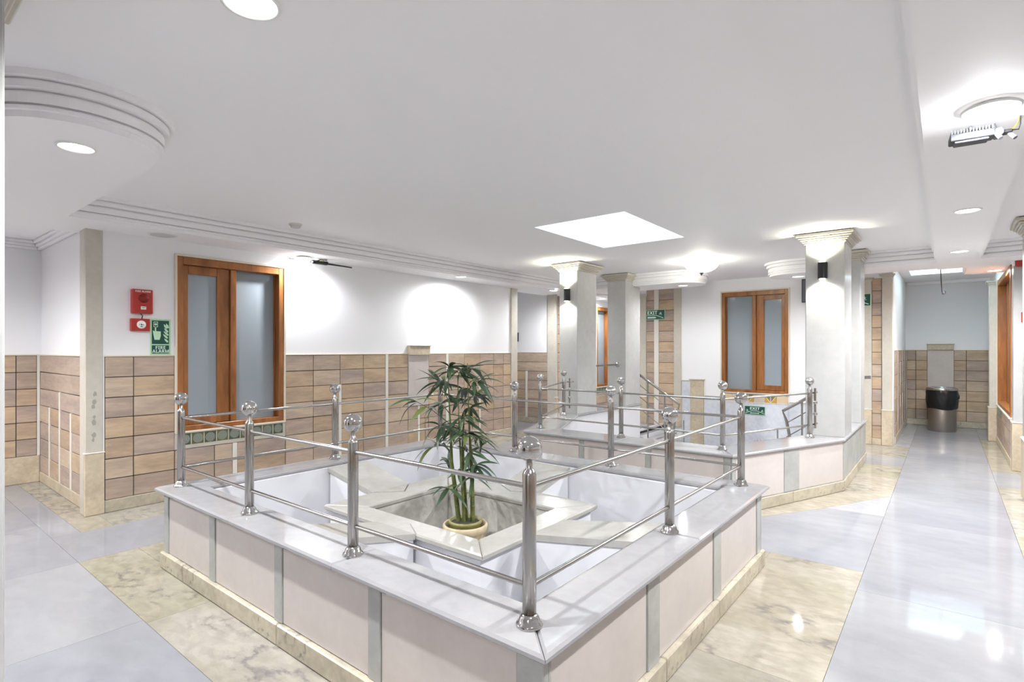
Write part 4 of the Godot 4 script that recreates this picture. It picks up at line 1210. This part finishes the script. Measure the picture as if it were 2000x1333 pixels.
func lamps() -> void:
	downlight("bright round downlight in the rounded soffit at upper left", -3.515, -0.77, SOF, 0.085, 0.56)
	downlight("downlight cut off by the top edge of the view", -1.64, -0.78, SOF, 0.085, 0.42)
	downlight("bright downlight above the wooden window with driver dangling", -5.66, -3.29, SOF - 0.012, 0.085, 0.25, true)
	downlight("small downlight in the left soffit above the wall plaque", -5.45, -5.62, SOF, 0.085, 0.25)
	downlight("small downlight half hidden left of the lit left column", -5.44, -7.95, SOF, 0.085, 0.3)
	downlight("small downlight seen between the two left columns", -5.55, -9.90, SOF, 0.085, 0.4)
	downlight("downlight in the rounded soffit right of exit sign", -3.36, -8.66, SOF, 0.085, 0.16)
	downlight("downlight in the rounded soffit left of the right column", -1.66, -8.62, SOF, 0.085, 0.16)
	downlight("large glaring downlight above the hanging grey driver", 0.15, -3.11, SOF - 0.012, 0.10, 0.6, true)
	downlight("round downlight in the corridor soffit, nearer of two", 0.125, -5.33, SOF)
	downlight("round downlight in the corridor soffit, farther of two", 0.11, -7.5, SOF, 0.085, 0.85)
	downlight("downlight near the right edge above the wooden frame", 0.50, -9.6, SOF, 0.085, 0.4)
	# the same soffits run on past the viewer
	downlight("downlight in the corridor soffit behind the viewer", 0.125, -0.9, SOF, 0.085, 0.32)
	downlight("downlight in the corridor soffit farther behind the viewer", 0.125, 1.5, SOF, 0.085, 0.55)
	downlight("downlight in the left soffit beside the passage", -5.70, 0.6, SOF, 0.085, 0.8)
	downlight("downlight in the passage at far left out of view", -6.9, 0.9, 2.63, 0.085, 0.45)
	var sp := thing("ceiling_speaker", "flat round speaker grille in soffit above the fire alarm", "speaker", Vector3(-5.60, SOF, -1.86))
	put("rim", lathe([Vector2(0.0, -0.004), Vector2(0.10, -0.004), Vector2(0.112, -0.006), Vector2(0.12, 0.0)], 32), M.white, sp)
	put("grille", lathe([Vector2(0.0, -0.007), Vector2(0.095, -0.006), Vector2(0.098, -0.004)], 32), M.grey_paint, sp)
	sconce("black wall light on the large right column", -1.02, 2.285, -6.53)
	sconce("black wall light on the far left column", -4.225, 2.23, -6.53)
	# dome lamp
	var d := thing("dome_lamp", "white glass dome ceiling lamp with small dark finial", "ceiling light", Vector3(-2.66, CEIL, -7.53))
	put("ceiling_plate", lathe([Vector2(0, 0), Vector2(0.215, 0), Vector2(0.215, -0.022), Vector2(0.0, -0.022)], 32), M.ivory, d)
	put("glass_bowl", lathe([Vector2(0.225, -0.024), Vector2(0.232, -0.04), Vector2(0.222, -0.075), Vector2(0.19, -0.115), Vector2(0.14, -0.145), Vector2(0.08, -0.162), Vector2(0.0, -0.168)], 40), M.dome, d)
	put("finial", lathe([Vector2(0.0, -0.168), Vector2(0.03, -0.17), Vector2(0.03, -0.178), Vector2(0.014, -0.186), Vector2(0.012, -0.2), Vector2(0.0, -0.212)], 16), M.dark_metal, d)
	var l := OmniLight3D.new()
	l.name = "lamp"
	d.add_child(l)
	l.position = Vector3(0, -0.1, 0)
	l.light_color = rgb(255, 252, 236)
	l.light_energy = 0.34 * LIT
	l.light_size = 0.1
	l.omni_range = 10.0
	l.omni_attenuation = 2.0
	l.shadow_enabled = true

# ---------------------------------------------------------------- signs and small fittings
func running_man(parent: Node, at: Vector3, s: float, flip: float, m: Material) -> void:
	var segs := [[0.0, 0.30, 0.05, 0.0, 0.09], [0.05, 0.0, 0.26, -0.08, 0.07], [0.26, -0.08, 0.3, -0.34, 0.06], [0.02, 0.0, -0.18, -0.16, 0.07], [-0.18, -0.16, -0.42, -0.12, 0.06], [0.02, 0.26, 0.24, 0.2, 0.05], [0.24, 0.2, 0.34, 0.32, 0.045], [0.0, 0.26, -0.22, 0.22, 0.05], [-0.22, 0.22, -0.26, 0.04, 0.045]]
	for g in segs:
		var a := Vector2(g[0] * flip, g[1]) * s
		var b := Vector2(g[2] * flip, g[3]) * s
		var n: Vector2 = (b - a).normalized().orthogonal() * g[4] * s
		put("runner_mark", flat(PackedVector2Array([a + n, b + n * 0.8, b - n * 0.8, a - n])), m, parent, at)
	var head := PackedVector2Array()
	for k in 10: head.append(Vector2(0.06 * flip * s + cos(TAU * k / 10) * 0.085 * s, 0.43 * s + sin(TAU * k / 10) * 0.085 * s))
	put("runner_mark", flat(head), m, parent, at)

func exit_sign(label: String, at: Vector3, w: float, h: float, two: bool) -> void:
	var s := thing("exit_sign", label, "sign", at)
	bx("plate", s, Vector3(-w / 2, -h / 2, 0.0), Vector3(w / 2, h / 2, 0.008), M.sign_rim, 0.001)
	bx("green_face", s, Vector3(-w / 2 + 0.008, -h / 2 + 0.008, 0.008), Vector3(w / 2 - 0.008, h / 2 - 0.008, 0.0095), M.sign_green, 0.0)
	var z := 0.0096
	if two:
		lettering("lettering", "EXIT", h * 0.30, M.sign_pale, s, Vector3(0, h * 0.20, z), "Droid Sans", true, 1.25)
		running_man(s, Vector3(-w * 0.36, -h * 0.06, z), h * 0.34, -1, M.sign_pale)
		running_man(s, Vector3(w * 0.36, -h * 0.06, z), h * 0.34, 1, M.sign_pale)
		for d in [-1.0, 1.0]:
			put("stair_mark", flat(pts([0, -h * 0.04, 0, -h * 0.10, d * w * 0.14, -h * 0.10, d * w * 0.45, -h * 0.36, d * w * 0.45, -h * 0.30, d * w * 0.14, -h * 0.04])), M.sign_pale, s, Vector3(0, 0, z))
		put("arrow_mark", flat(pts([-w * 0.16, -h * 0.27, w * 0.16, -h * 0.27, w * 0.16, -h * 0.35, -w * 0.16, -h * 0.35])), M.sign_pale, s, Vector3(0, 0, z))
		put("arrow_mark", flat(pts([-w * 0.24, -h * 0.31, -w * 0.16, -h * 0.23, -w * 0.16, -h * 0.39])), M.sign_pale, s, Vector3(0, 0, z))
		put("arrow_mark", flat(pts([w * 0.24, -h * 0.31, w * 0.16, -h * 0.39, w * 0.16, -h * 0.23])), M.sign_pale, s, Vector3(0, 0, z))
	else:
		lettering("lettering", "EXIT", h * 0.36, M.sign_pale, s, Vector3(-w * 0.17, h * 0.19, z), "Droid Sans", true, 1.05)
		running_man(s, Vector3(w * 0.27, h * 0.08, z), h * 0.36, 1, M.sign_pale)
		put("stair_mark", flat(pts([-w * 0.45, -h * 0.06, w * 0.08, -h * 0.06, w * 0.42, -h * 0.32, w * 0.42, -h * 0.38, w * 0.06, -h * 0.11, -w * 0.45, -h * 0.11])), M.sign_pale, s, Vector3(0, 0, z))
		put("arrow_mark", flat(pts([-w * 0.42, -h * 0.22, -w * 0.02, -h * 0.22, w * 0.06, -h * 0.29, -w * 0.02, -h * 0.36, -w * 0.42, -h * 0.36])), M.sign_pale, s, Vector3(0, 0, z))

func fittings() -> void:
	var q := PI / 2
	# fire alarm sounder
	var a := thing("fire_alarm_sounder", "red fire alarm box with round speaker grille on white wall", "alarm", Vector3(WX + 0.001, 1.892, -1.752), q)
	bx("body", a, Vector3(-0.082, -0.111, 0), Vector3(0.082, 0.111, 0.055), M.red, 0.005)
	put("grille", lathe([Vector2(0, 0.0), Vector2(0.040, 0.0), Vector2(0.042, 0.002), Vector2(0, 0.003)], 28), M.red_dark, a, Vector3(0.008, 0.03, 0.055), Vector3(q, 0, 0))
	for i in 5:
		var y := -0.026 + i * 0.013
		var half := sqrt(0.038 * 0.038 - y * y)
		bx("grille_slot", a, Vector3(0.008 - half, 0.03 + y - 0.002, 0.0575), Vector3(0.008 + half, 0.03 + y + 0.002, 0.0595), M.red, 0.0)
	bx("nameplate", a, Vector3(-0.016, -0.074, 0.055), Vector3(0.026, -0.046, 0.0568), M.ivory, 0.0)
	bx("nameplate_mark", a, Vector3(-0.008, -0.060, 0.0568), Vector3(0.018, -0.056, 0.0574), M.red_dark, 0.0)
	lettering("lettering", "FIRE ALARM", 0.0155, M.white, a, Vector3(0.002, 0.092, 0.0556))
	put("cable", tube([Vector3(-0.005, -0.111, 0.02), Vector3(0.0, -0.122, 0.024), Vector3(0.008, -0.132, 0.02), Vector3(0.004, -0.158, 0.012)], 0.004, 8), M.dark_metal, a)
	var c := thing("fire_call_point", "small red call point with white disc below the sounder", "alarm", Vector3(WX + 0.001, 1.677, -1.738), q)
	bx("body", c, Vector3(-0.074, -0.057, 0), Vector3(0.074, 0.057, 0.045), M.red, 0.004)
	put("disc", lathe([Vector2(0, 0.004), Vector2(0.034, 0.004), Vector2(0.037, 0.0)], 28), M.white, c, Vector3(0.006, 0.002, 0.045), Vector3(q, 0, 0))
	put("push_dot", lathe([Vector2(0, 0.003), Vector2(0.006, 0.002), Vector2(0.007, 0)], 16), M.dark_metal, c, Vector3(0.006, 0.002, 0.049), Vector3(q, 0, 0))
	bx("mark", c, Vector3(-0.002, -0.020, 0.049), Vector3(0.014, -0.013, 0.0496), M.dark_metal, 0.0)
	for d in [-1.0, 1.0]:
		put("arrow_mark", flat(pts([0.006 + d * 0.013, -0.004, 0.006 + d * 0.02, 0.002, 0.006 + d * 0.013, 0.008])), M.dark_metal, c, Vector3(0, 0, 0.0492))
	# fire alarm sign
	var s := thing("fire_alarm_sign", "green FIRE ALARM sign with hand and flame beside window", "sign", Vector3(WX + 0.001, 1.567, -1.912), q)
	bx("plate", s, Vector3(-0.086, -0.170, 0), Vector3(0.086, 0.170, 0.004), M.sign_rim, 0.001)
	bx("green_face", s, Vector3(-0.072, -0.066, 0.004), Vector3(0.072, 0.156, 0.005), M.sign_green, 0.0)
	bx("green_face", s, Vector3(-0.072, -0.156, 0.004), Vector3(0.072, -0.078, 0.005), M.sign_green, 0.0)
	var z := 0.0051
	lettering("lettering", "FIRE", 0.030, M.sign_pale, s, Vector3(0, -0.100, z))
	lettering("lettering", "ALARM", 0.030, M.sign_pale, s, Vector3(0.002, -0.135, z))
	# pushing hand
	put("hand_mark", flat(pts([-0.050, 0.055, -0.064, 0.062, -0.062, 0.038, -0.050, -0.026, -0.008, -0.026, 0.002, 0.012, 0.002, 0.054, -0.036, 0.056, -0.036, 0.090, -0.048, 0.090, -0.048, 0.04])), M.sign_glow, s, Vector3(0, 0, z))
	for e in [[-0.058, 0.140, -0.022, 0.145], [-0.058, 0.094, -0.022, 0.099], [-0.058, 0.099, -0.053, 0.140], [-0.027, 0.099, -0.022, 0.140]]:
		bx("button_mark", s, Vector3(e[0], e[1], 0.005), Vector3(e[2], e[3], 0.0062), M.sign_glow, 0.0)
	var dot := PackedVector2Array()
	for k in 12: dot.append(Vector2(-0.040 + cos(TAU * k / 12) * 0.011, 0.120 + sin(TAU * k / 12) * 0.011))
	put("button_mark", flat(dot), M.sign_glow, s, Vector3(0, 0, z))
	# flames
	for f in [[0.026, 0.125, 0.05, 0.085], [0.046, 0.132, 0.064, 0.09], [0.03, 0.085, 0.06, 0.05], [0.024, 0.058, 0.062, 0.02], [0.02, 0.03, 0.056, -0.008], [0.03, -0.012, 0.06, -0.045]]:
		var p0 := Vector2(f[0], f[1]); var p1 := Vector2(f[2], f[3])
		var m := (p0 + p1) * 0.5
		var n := (p1 - p0).normalized().orthogonal() * 0.009
		put("flame_mark", flat(PackedVector2Array([p0, m + n, p1 + n * 0.9, p1 + (p1 - p0) * 0.12, p1 - n * 0.9, m - n * 1.1])), M.sign_glow, s, Vector3(0, 0, z))
	exit_sign("green EXIT sign with arrow on the tiled strip", Vector3(-4.372, 2.12, BZ + 0.035), 0.385, 0.19, false)
	exit_sign("green EXIT sign with two runners below the stairs window", Vector3(-2.572, 0.40, BZ + 0.016), 0.335, 0.15, true)
	exit_sign("green EXIT sign half hidden behind the right columns", Vector3(-1.075, 2.21, BZ + 0.047), 0.36, 0.19, false)
	# smoke detector
	var d := thing("smoke_detector", "small white smoke detector on ceiling left of centre", "detector", Vector3(-5.02, CEIL, -2.83))
	put("base", lathe([Vector2(0, 0), Vector2(0.062, 0), Vector2(0.062, -0.014), Vector2(0, -0.014)], 24), M.ivory, d)
	put("chamber", lathe([Vector2(0.05, -0.014), Vector2(0.046, -0.034), Vector2(0.02, -0.042), Vector2(0, -0.042)], 24), M.grey_paint, d)
	# driver hanging by the window downlight
	var h := thing("hanging_driver", "black lamp driver dangling on wires beside the window downlight", "lamp driver", Vector3(-5.65, SOF - 0.045, -3.50), 1.42)
	bx("casing", h, Vector3(-0.12, -0.022, -0.035), Vector3(0.08, 0.018, 0.035), M.black, 0.012)
	put("clip_arm", tube([Vector3(0.06, -0.004, 0), Vector3(0.26, -0.012, 0.0), Vector3(0.38, -0.018, 0)], [0.012, 0.008, 0.008], 8), M.black, h)
	put("clip_arm", tube([Vector3(-0.1, 0.004, 0), Vector3(-0.19, 0.012, -0.01), Vector3(-0.36, 0.014, -0.02)], [0.009, 0.007, 0.006], 8), M.grey_metal, h)
	put("wire", tube([Vector3(-0.03, 0.016, 0.03), Vector3(0.01, 0.014, 0.045), Vector3(0.03, 0.03, 0.02), Vector3(0.035, 0.034, 0.0)], 0.004, 8), M.yellow_wire, h)
	put("wire", tube([Vector3(-0.06, 0.012, 0.02), Vector3(-0.02, 0.03, 0.03), Vector3(0.05, 0.03, 0.02), Vector3(0.07, 0.035, 0.0)], 0.005, 8), M.black, h)
	# grey driver hanging in the corridor
	var g := thing("hanging_heat_sink", "grey finned lamp driver hanging below the corridor soffit", "lamp driver", Vector3(0.115, SOF - 0.055, -3.31), 0.08)
	bx("housing", g, Vector3(-0.105, -0.022, -0.045), Vector3(0.055, 0.010, 0.045), M.dark_metal, 0.004)
	bx("under_plate", g, Vector3(-0.088, -0.032, -0.035), Vector3(0.035, -0.022, 0.035), M.dark_metal, 0.003)
	bx("end_cap", g, Vector3(0.055, -0.024, -0.042), Vector3(0.085, 0.008, 0.042), M.grey_metal, 0.006)
	for i in 14:
		bx("fin", g, Vector3(-0.10 + i * 0.011, 0.010, -0.042), Vector3(-0.096 + i * 0.011, 0.026, 0.042), M.grey_metal, 0.0)
	for t in [[Vector3(0.0, 0.01, -0.035), Vector3(-0.028, 0.05, -0.02)], [Vector3(0.07, 0.0, -0.035), Vector3(0.055, 0.048, -0.03)], [Vector3(0.06, -0.018, 0.035), Vector3(0.072, -0.045, 0.05)], [Vector3(0.105, -0.01, 0.0), Vector3(0.125, -0.045, 0.02)]]:
		put("clamp_tube", tube([t[0], t[1]], 0.009, 12), M.grey_metal, g)
	bx("connector", g, Vector3(0.085, -0.016, -0.02), Vector3(0.118, 0.0, 0.02), M.black, 0.004)
	put("wire", tube([Vector3(0.1, 0.0, 0.0), Vector3(0.125, 0.008, -0.01), Vector3(0.138, 0.03, -0.01), Vector3(0.142, 0.053, 0.0)], 0.003, 8), M.yellow_wire, g)
	put("wire", tube([Vector3(0.1, -0.004, 0.01), Vector3(0.14, -0.004, 0.0), Vector3(0.145, 0.02, 0.0), Vector3(0.144, 0.053, 0.01)], 0.0025, 8), M.black, g)
	# loose cable end in the corridor
	var lw := thing("hanging_cable", "loose cable with hooked end hanging in front of alcove", "cable", Vector3(-0.062, 2.75, -10.06))
	put("wire", tube([Vector3(0, 0, 0), Vector3(0.0, -0.16, 0.01), Vector3(0.006, -0.34, 0.0), Vector3(0.012, -0.46, 0.01), Vector3(0.03, -0.50, 0.01), Vector3(0.052, -0.485, 0.01), Vector3(0.05, -0.45, 0.01)], 0.006, 8), M.dark_metal, lw)
	put("connector", lathe(ball(0.022, 0.0), 12), M.grey_metal, lw, Vector3(0.03, -0.48, 0.01))
	# red alarm fittings on the right column
	var ra := thing("fire_alarm_sounder", "red alarm beacon cut off at right edge of the view", "alarm", Vector3(0.70, 2.53, -8.765))
	bx("body", ra, Vector3(-0.06, -0.10, 0), Vector3(0.10, 0.08, 0.07), M.red, 0.01)
	put("horn", lathe([Vector2(0.0, 0.0), Vector2(0.05, 0.0), Vector2(0.055, 0.03), Vector2(0.04, 0.045), Vector2(0.0, 0.05)], 20), M.red, ra, Vector3(-0.06, 0.03, 0.03), Vector3(0, 0, q))
	bx("lens_cover", ra, Vector3(-0.09, -0.09, 0.001), Vector3(-0.062, -0.01, 0.06), M.white, 0.008)
	var rc := thing("fire_call_point", "red call point on right column cut by view edge", "alarm", Vector3(0.765, 1.83, -8.765))
	bx("body", rc, Vector3(-0.074, -0.06, 0), Vector3(0.074, 0.06, 0.045), M.red, 0.004)
	put("disc", lathe([Vector2(0, 0.004), Vector2(0.034, 0.004), Vector2(0.037, 0.0)], 24), M.white, rc, Vector3(0, 0.002, 0.045), Vector3(q, 0, 0))
	# switch and card on the far passage wall
	var sw := thing("wall_switch", "black wall switch plate in the passage beyond left wall", "switch", Vector3(-6.79, 1.70, -8.6 + 0.001))
	bx("plate", sw, Vector3(-0.06, -0.09, 0), Vector3(0.06, 0.09, 0.03), M.black, 0.004)
	bx("rocker", sw, Vector3(-0.02, -0.03, 0.03), Vector3(0.02, 0.03, 0.036), M.dark_metal, 0.003)
	# dark cabinet on the end wall of the left corridor
	var cb := thing("wall_cabinet", "dark grey wall cabinet glimpsed right of the unlit column", "cabinet", Vector3(-5.66, 2.01, -12.048))
	bx("carcass", cb, Vector3(-0.14, -0.22, 0), Vector3(0.14, 0.22, 0.08), M.dark_metal, 0.006)
	bx("door", cb, Vector3(-0.13, -0.21, 0.08), Vector3(0.13, 0.21, 0.092), M.slate, 0.004)
	# framed panel seen edge-on by the right column
	var tv := thing("wall_screen", "thin black wall screen seen almost edge on by right column", "screen", Vector3(-1.82, 2.40, BZ + 0.10), 0)
	bx("housing", tv, Vector3(-0.01, -0.19, -0.02), Vector3(0.55, 0.19, 0.02), M.black, 0.006)
	bx("display", tv, Vector3(0.005, -0.175, 0.02), Vector3(0.535, 0.175, 0.023), M.slate, 0.0)
	bx("bracket", tv, Vector3(0.22, -0.06, -0.098), Vector3(0.32, 0.06, -0.02), M.dark_metal, 0.003)
	# bin
	var b := thing("waste_bin", "round brushed steel bin lined with a black bag", "bin", Vector3(-0.06, 0, -12.32))
	put("steel_body", lathe([Vector2(0, 0.0), Vector2(0.20, 0.0), Vector2(0.203, 0.01), Vector2(0.203, 0.70), Vector2(0.19, 0.72)], 40), M.brushed, b)
	var bag := begin(true)
	var rings := []
	for i in 9:
		var t := i / 8.0
		var ring := []
		for k in 48:
			var an := TAU * k / 48
			var fold := sin(an * 9 + i * 0.7) * 0.004 + sin(an * 17 - i) * 0.003
			var low := 0.395 + 0.012 * sin(an * 3 + 1.0)
			var rr := 0.213 + fold + 0.018 * sin(t * PI) + (0.008 if i == 7 else 0.0)
			ring.append(Vector3(cos(an) * rr, lerpf(low, 0.735, t), sin(an) * rr))
		rings.append(ring)
	for i in 8:
		for k in 48:
			var j := (k + 1) % 48
			for p in [rings[i][k], rings[i + 1][k], rings[i + 1][j], rings[i][k], rings[i + 1][j], rings[i][j]]: bag.add_vertex(p)
	put("bin_bag", done(bag), M.bag, b)
	put("steel_lid", lathe([Vector2(0.228, 0.725), Vector2(0.23, 0.745), Vector2(0.222, 0.765), Vector2(0.17, 0.78), Vector2(0.155, 0.765), Vector2(0.15, 0.70)], 40), M.chrome, b)
	put("bag_knot", lathe([Vector2(0, -0.05), Vector2(0.02, -0.03), Vector2(0.018, 0.02), Vector2(0.0, 0.06)], 10), M.bag, b, Vector3(0.225, 0.62, 0.03))

# ---------------------------------------------------------------- bamboo
func leaf_mesh(length: float, width: float, droop: float, fold: float) -> ArrayMesh:
	var st := begin(true)
	var n := 7
	var l := []; var c := []; var r := []
	for i in n + 1:
		var t := float(i) / n
		var wd := width * 0.5 * pow(sin(PI * clampf(pow(t, 0.75), 0.0, 1.0)), 0.9)
		var y := -droop * length * t * t
		var x := length * t * (1.0 - 0.18 * droop * t)
		c.append(Vector3(x, y, 0))
		l.append(Vector3(x, y + fold * wd, wd))
		r.append(Vector3(x, y + fold * wd, -wd))
	for i in n:
		for q in [[l[i], l[i + 1], c[i + 1], c[i]], [c[i], c[i + 1], r[i + 1], r[i]]]:
			for k in [0, 1, 2, 0, 2, 3]: st.add_vertex(q[k])
	return done(st)

func bamboo() -> void:
	var base := Vector3(-2.58, -0.085, -2.70)
	var pot := thing("flower_pot", "wide beige clay pot standing in the marble pit", "pot", base)
	put("outer_wall", lathe([Vector2(0, 0.0), Vector2(0.115, 0.0), Vector2(0.125, 0.02), Vector2(0.150, 0.18), Vector2(0.160, 0.28), Vector2(0.168, 0.29), Vector2(0.176, 0.305), Vector2(0.176, 0.33), Vector2(0.168, 0.342), Vector2(0.155, 0.338), Vector2(0.148, 0.30), Vector2(0.14, 0.24), Vector2(0, 0.24)], 48), M.pot_clay, pot)
	pot.scale = Vector3(0.88, 1, 0.88)
	var g := thing("bamboo_plant", "potted bamboo with green stems and slender dark leaves", "plant", base + Vector3(0, 0.24, 0))
	put("inner_pot", lathe([Vector2(0, 0.001), Vector2(0.092, 0.001), Vector2(0.108, 0.10), Vector2(0.116, 0.11), Vector2(0.116, 0.124), Vector2(0.104, 0.126), Vector2(0.100, 0.106), Vector2(0, 0.104)], 40), M.pot_green, g)
	put("soil", lathe([Vector2(0.100, 0.106), Vector2(0.06, 0.116), Vector2(0, 0.118)], 24), M.soil, g)
	# right-hand direction of the view is only used to lay the sprays out like the photograph's
	var rt := Vector3(0.78, 0, -0.626)
	var fw := Vector3(-0.626, 0, -0.78)
	# stems: base offset (right, depth), then points (right, height) with radii
	var stems := [
		[[-0.044, 0.0], [[-0.044, 0.10, 0.017], [-0.066, 0.30, 0.016], [-0.096, 0.52, 0.013], [-0.10, 0.72, 0.007], [-0.115, 1.0, 0.004], [-0.12, 1.16, 0.003]]],
		[[0.002, 0.03], [[0.002, 0.10, 0.017], [-0.008, 0.30, 0.015], [-0.02, 0.52, 0.013], [-0.02, 0.70, 0.007], [-0.01, 0.86, 0.004]]],
		[[0.051, -0.01], [[0.051, 0.10, 0.017], [0.049, 0.30, 0.015], [0.042, 0.52, 0.013], [0.03, 0.72, 0.007], [0.02, 0.98, 0.004], [0.015, 1.2, 0.003]]],
		[[-0.005, -0.03], [[-0.005, 0.10, 0.012], [-0.02, 0.40, 0.010], [-0.04, 0.75, 0.005], [-0.05, 1.12, 0.003]]]]
	var nodes := []
	for s in stems:
		var path := []; var rad := []
		for p in s[1]:
			path.append(rt * float(p[0]) + fw * float(s[0][1]) + Vector3(0, p[1], 0)); rad.append(p[2])
		var o := put("stem", tube(path, rad, 12), M.stem, g)
		for i in 3:
			var t: Vector3 = path[0].lerp(path[1], 0.25 + i * 0.35)
			put("stem_ring", lathe([Vector2(0.0, -0.003), Vector2(rad[0] * 1.0, -0.003), Vector2(rad[0] * 1.10, 0.0), Vector2(rad[0] * 1.0, 0.003), Vector2(0.0, 0.003)], 12), M.stem, o, t)
		nodes.append([o, path])
	var kinds := []
	for i in 8: kinds.append(leaf_mesh(rng.randf_range(0.14, 0.21), rng.randf_range(0.024, 0.034), rng.randf_range(0.1, 0.6), rng.randf_range(0.2, 0.6)))
	# sprays: stem, height on the stem, tip (right, height), leaves, spread side
	var sprays := [
		[0, 1.10, -0.10, 1.18, 7], [0, 1.02, -0.16, 1.08, 7], [0, 0.92, -0.20, 1.10, 5], [0, 0.78, -0.34, 0.96, 5], [0, 0.85, -0.19, 0.92, 7], [0, 0.72, -0.17, 0.78, 7], [0, 0.62, -0.21, 0.64, 5], [0, 0.40, -0.13, 0.50, 3], [0, 0.30, -0.12, 0.36, 3],
		[3, 1.08, -0.03, 1.16, 8], [3, 0.98, -0.02, 1.02, 8], [3, 0.88, -0.06, 0.92, 7], [3, 0.70, -0.08, 0.74, 6],
		[1, 0.84, 0.0, 0.82, 8], [1, 0.74, 0.02, 0.72, 7], [1, 0.60, 0.02, 0.58, 5], [1, 0.46, -0.02, 0.46, 4],
		[2, 1.14, 0.04, 1.16, 7], [2, 1.06, 0.09, 1.08, 8], [2, 0.94, 0.07, 0.97, 8], [2, 0.82, 0.03, 0.90, 6], [2, 0.66, 0.08, 0.68, 6], [2, 0.58, 0.10, 0.60, 5], [2, 0.48, 0.08, 0.52, 5], [2, 0.42, 0.06, 0.42, 3]]
	for s in sprays:
		var o: Node = nodes[s[0]][0]
		var path: Array = nodes[s[0]][1]
		var a: Vector3 = path[0]
		for i in path.size() - 1:
			if path[i + 1].y >= s[1] or i == path.size() - 2:
				a = path[i].lerp(path[i + 1], clampf((s[1] - path[i].y) / (path[i + 1].y - path[i].y), 0, 1))
				break
		var tip: Vector3 = rt * float(s[2]) + fw * rng.randf_range(-0.13, 0.13) + Vector3(0, s[3], 0)
		var mid := a.lerp(tip, 0.5) + Vector3(0, 0.015, 0)
		put("twig", tube([a, mid, tip], [0.0035, 0.0025, 0.0018], 6), M.twig, o)
		for k in s[4] + 2:
			var at: Vector3 = mid.lerp(tip, rng.randf_range(0.3, 1.0))
			var out := tip - a
			var yaw := atan2(-out.z, out.x) if out.length() > 0.03 and rng.randf() < 0.5 else rng.randf() * TAU
			yaw += rng.randf_range(-0.9, 0.9)
			var lf := put("leaf", kinds[rng.randi() % 8], M.leaf[3 if rng.randf() < 0.12 else rng.randi() % 3], o, at)
			lf.rotation = Vector3(rng.randf_range(-0.5, 0.5), yaw, rng.randf_range(-0.55, 0.75))

# ---------------------------------------------------------------- all
func _ready() -> void:
	rng.seed = 20240
	view()
	materials()
	M.dark_wood = tmat(stone(43, rgb(58, 40, 30), rgb(44, 30, 24), rgb(30, 22, 18), 0.5, 0.7, 256, 5.0), 0.4, 1.0)
	M.stain = mat(rgb(158, 157, 146), 0.4)
	M.vein_marble = tmat(stone(61, rgb(216, 219, 226), rgb(204, 208, 217), rgb(120, 126, 136), 0.8, 0.84, 384, 1.0, 0.04, 0.6), 0.18, 0.6)
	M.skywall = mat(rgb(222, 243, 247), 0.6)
	M.skypane = mat(Color8(230, 246, 250, 22), 0.05)
	M.skypane.transparency = BaseMaterial3D.TRANSPARENCY_ALPHA
	M.grey_paint = mat(rgb(206, 206, 208), 0.6)
	M.slate = mat(rgb(70, 74, 84), 0.35)
	M.brushed = mat(rgb(176, 168, 160), 0.38, 1.0)
	floors()
	walls()
	ceilings()
	lamps()
	well()
	parapet()
	columns()
	stairs()
	railings()
	bamboo()
	fittings()
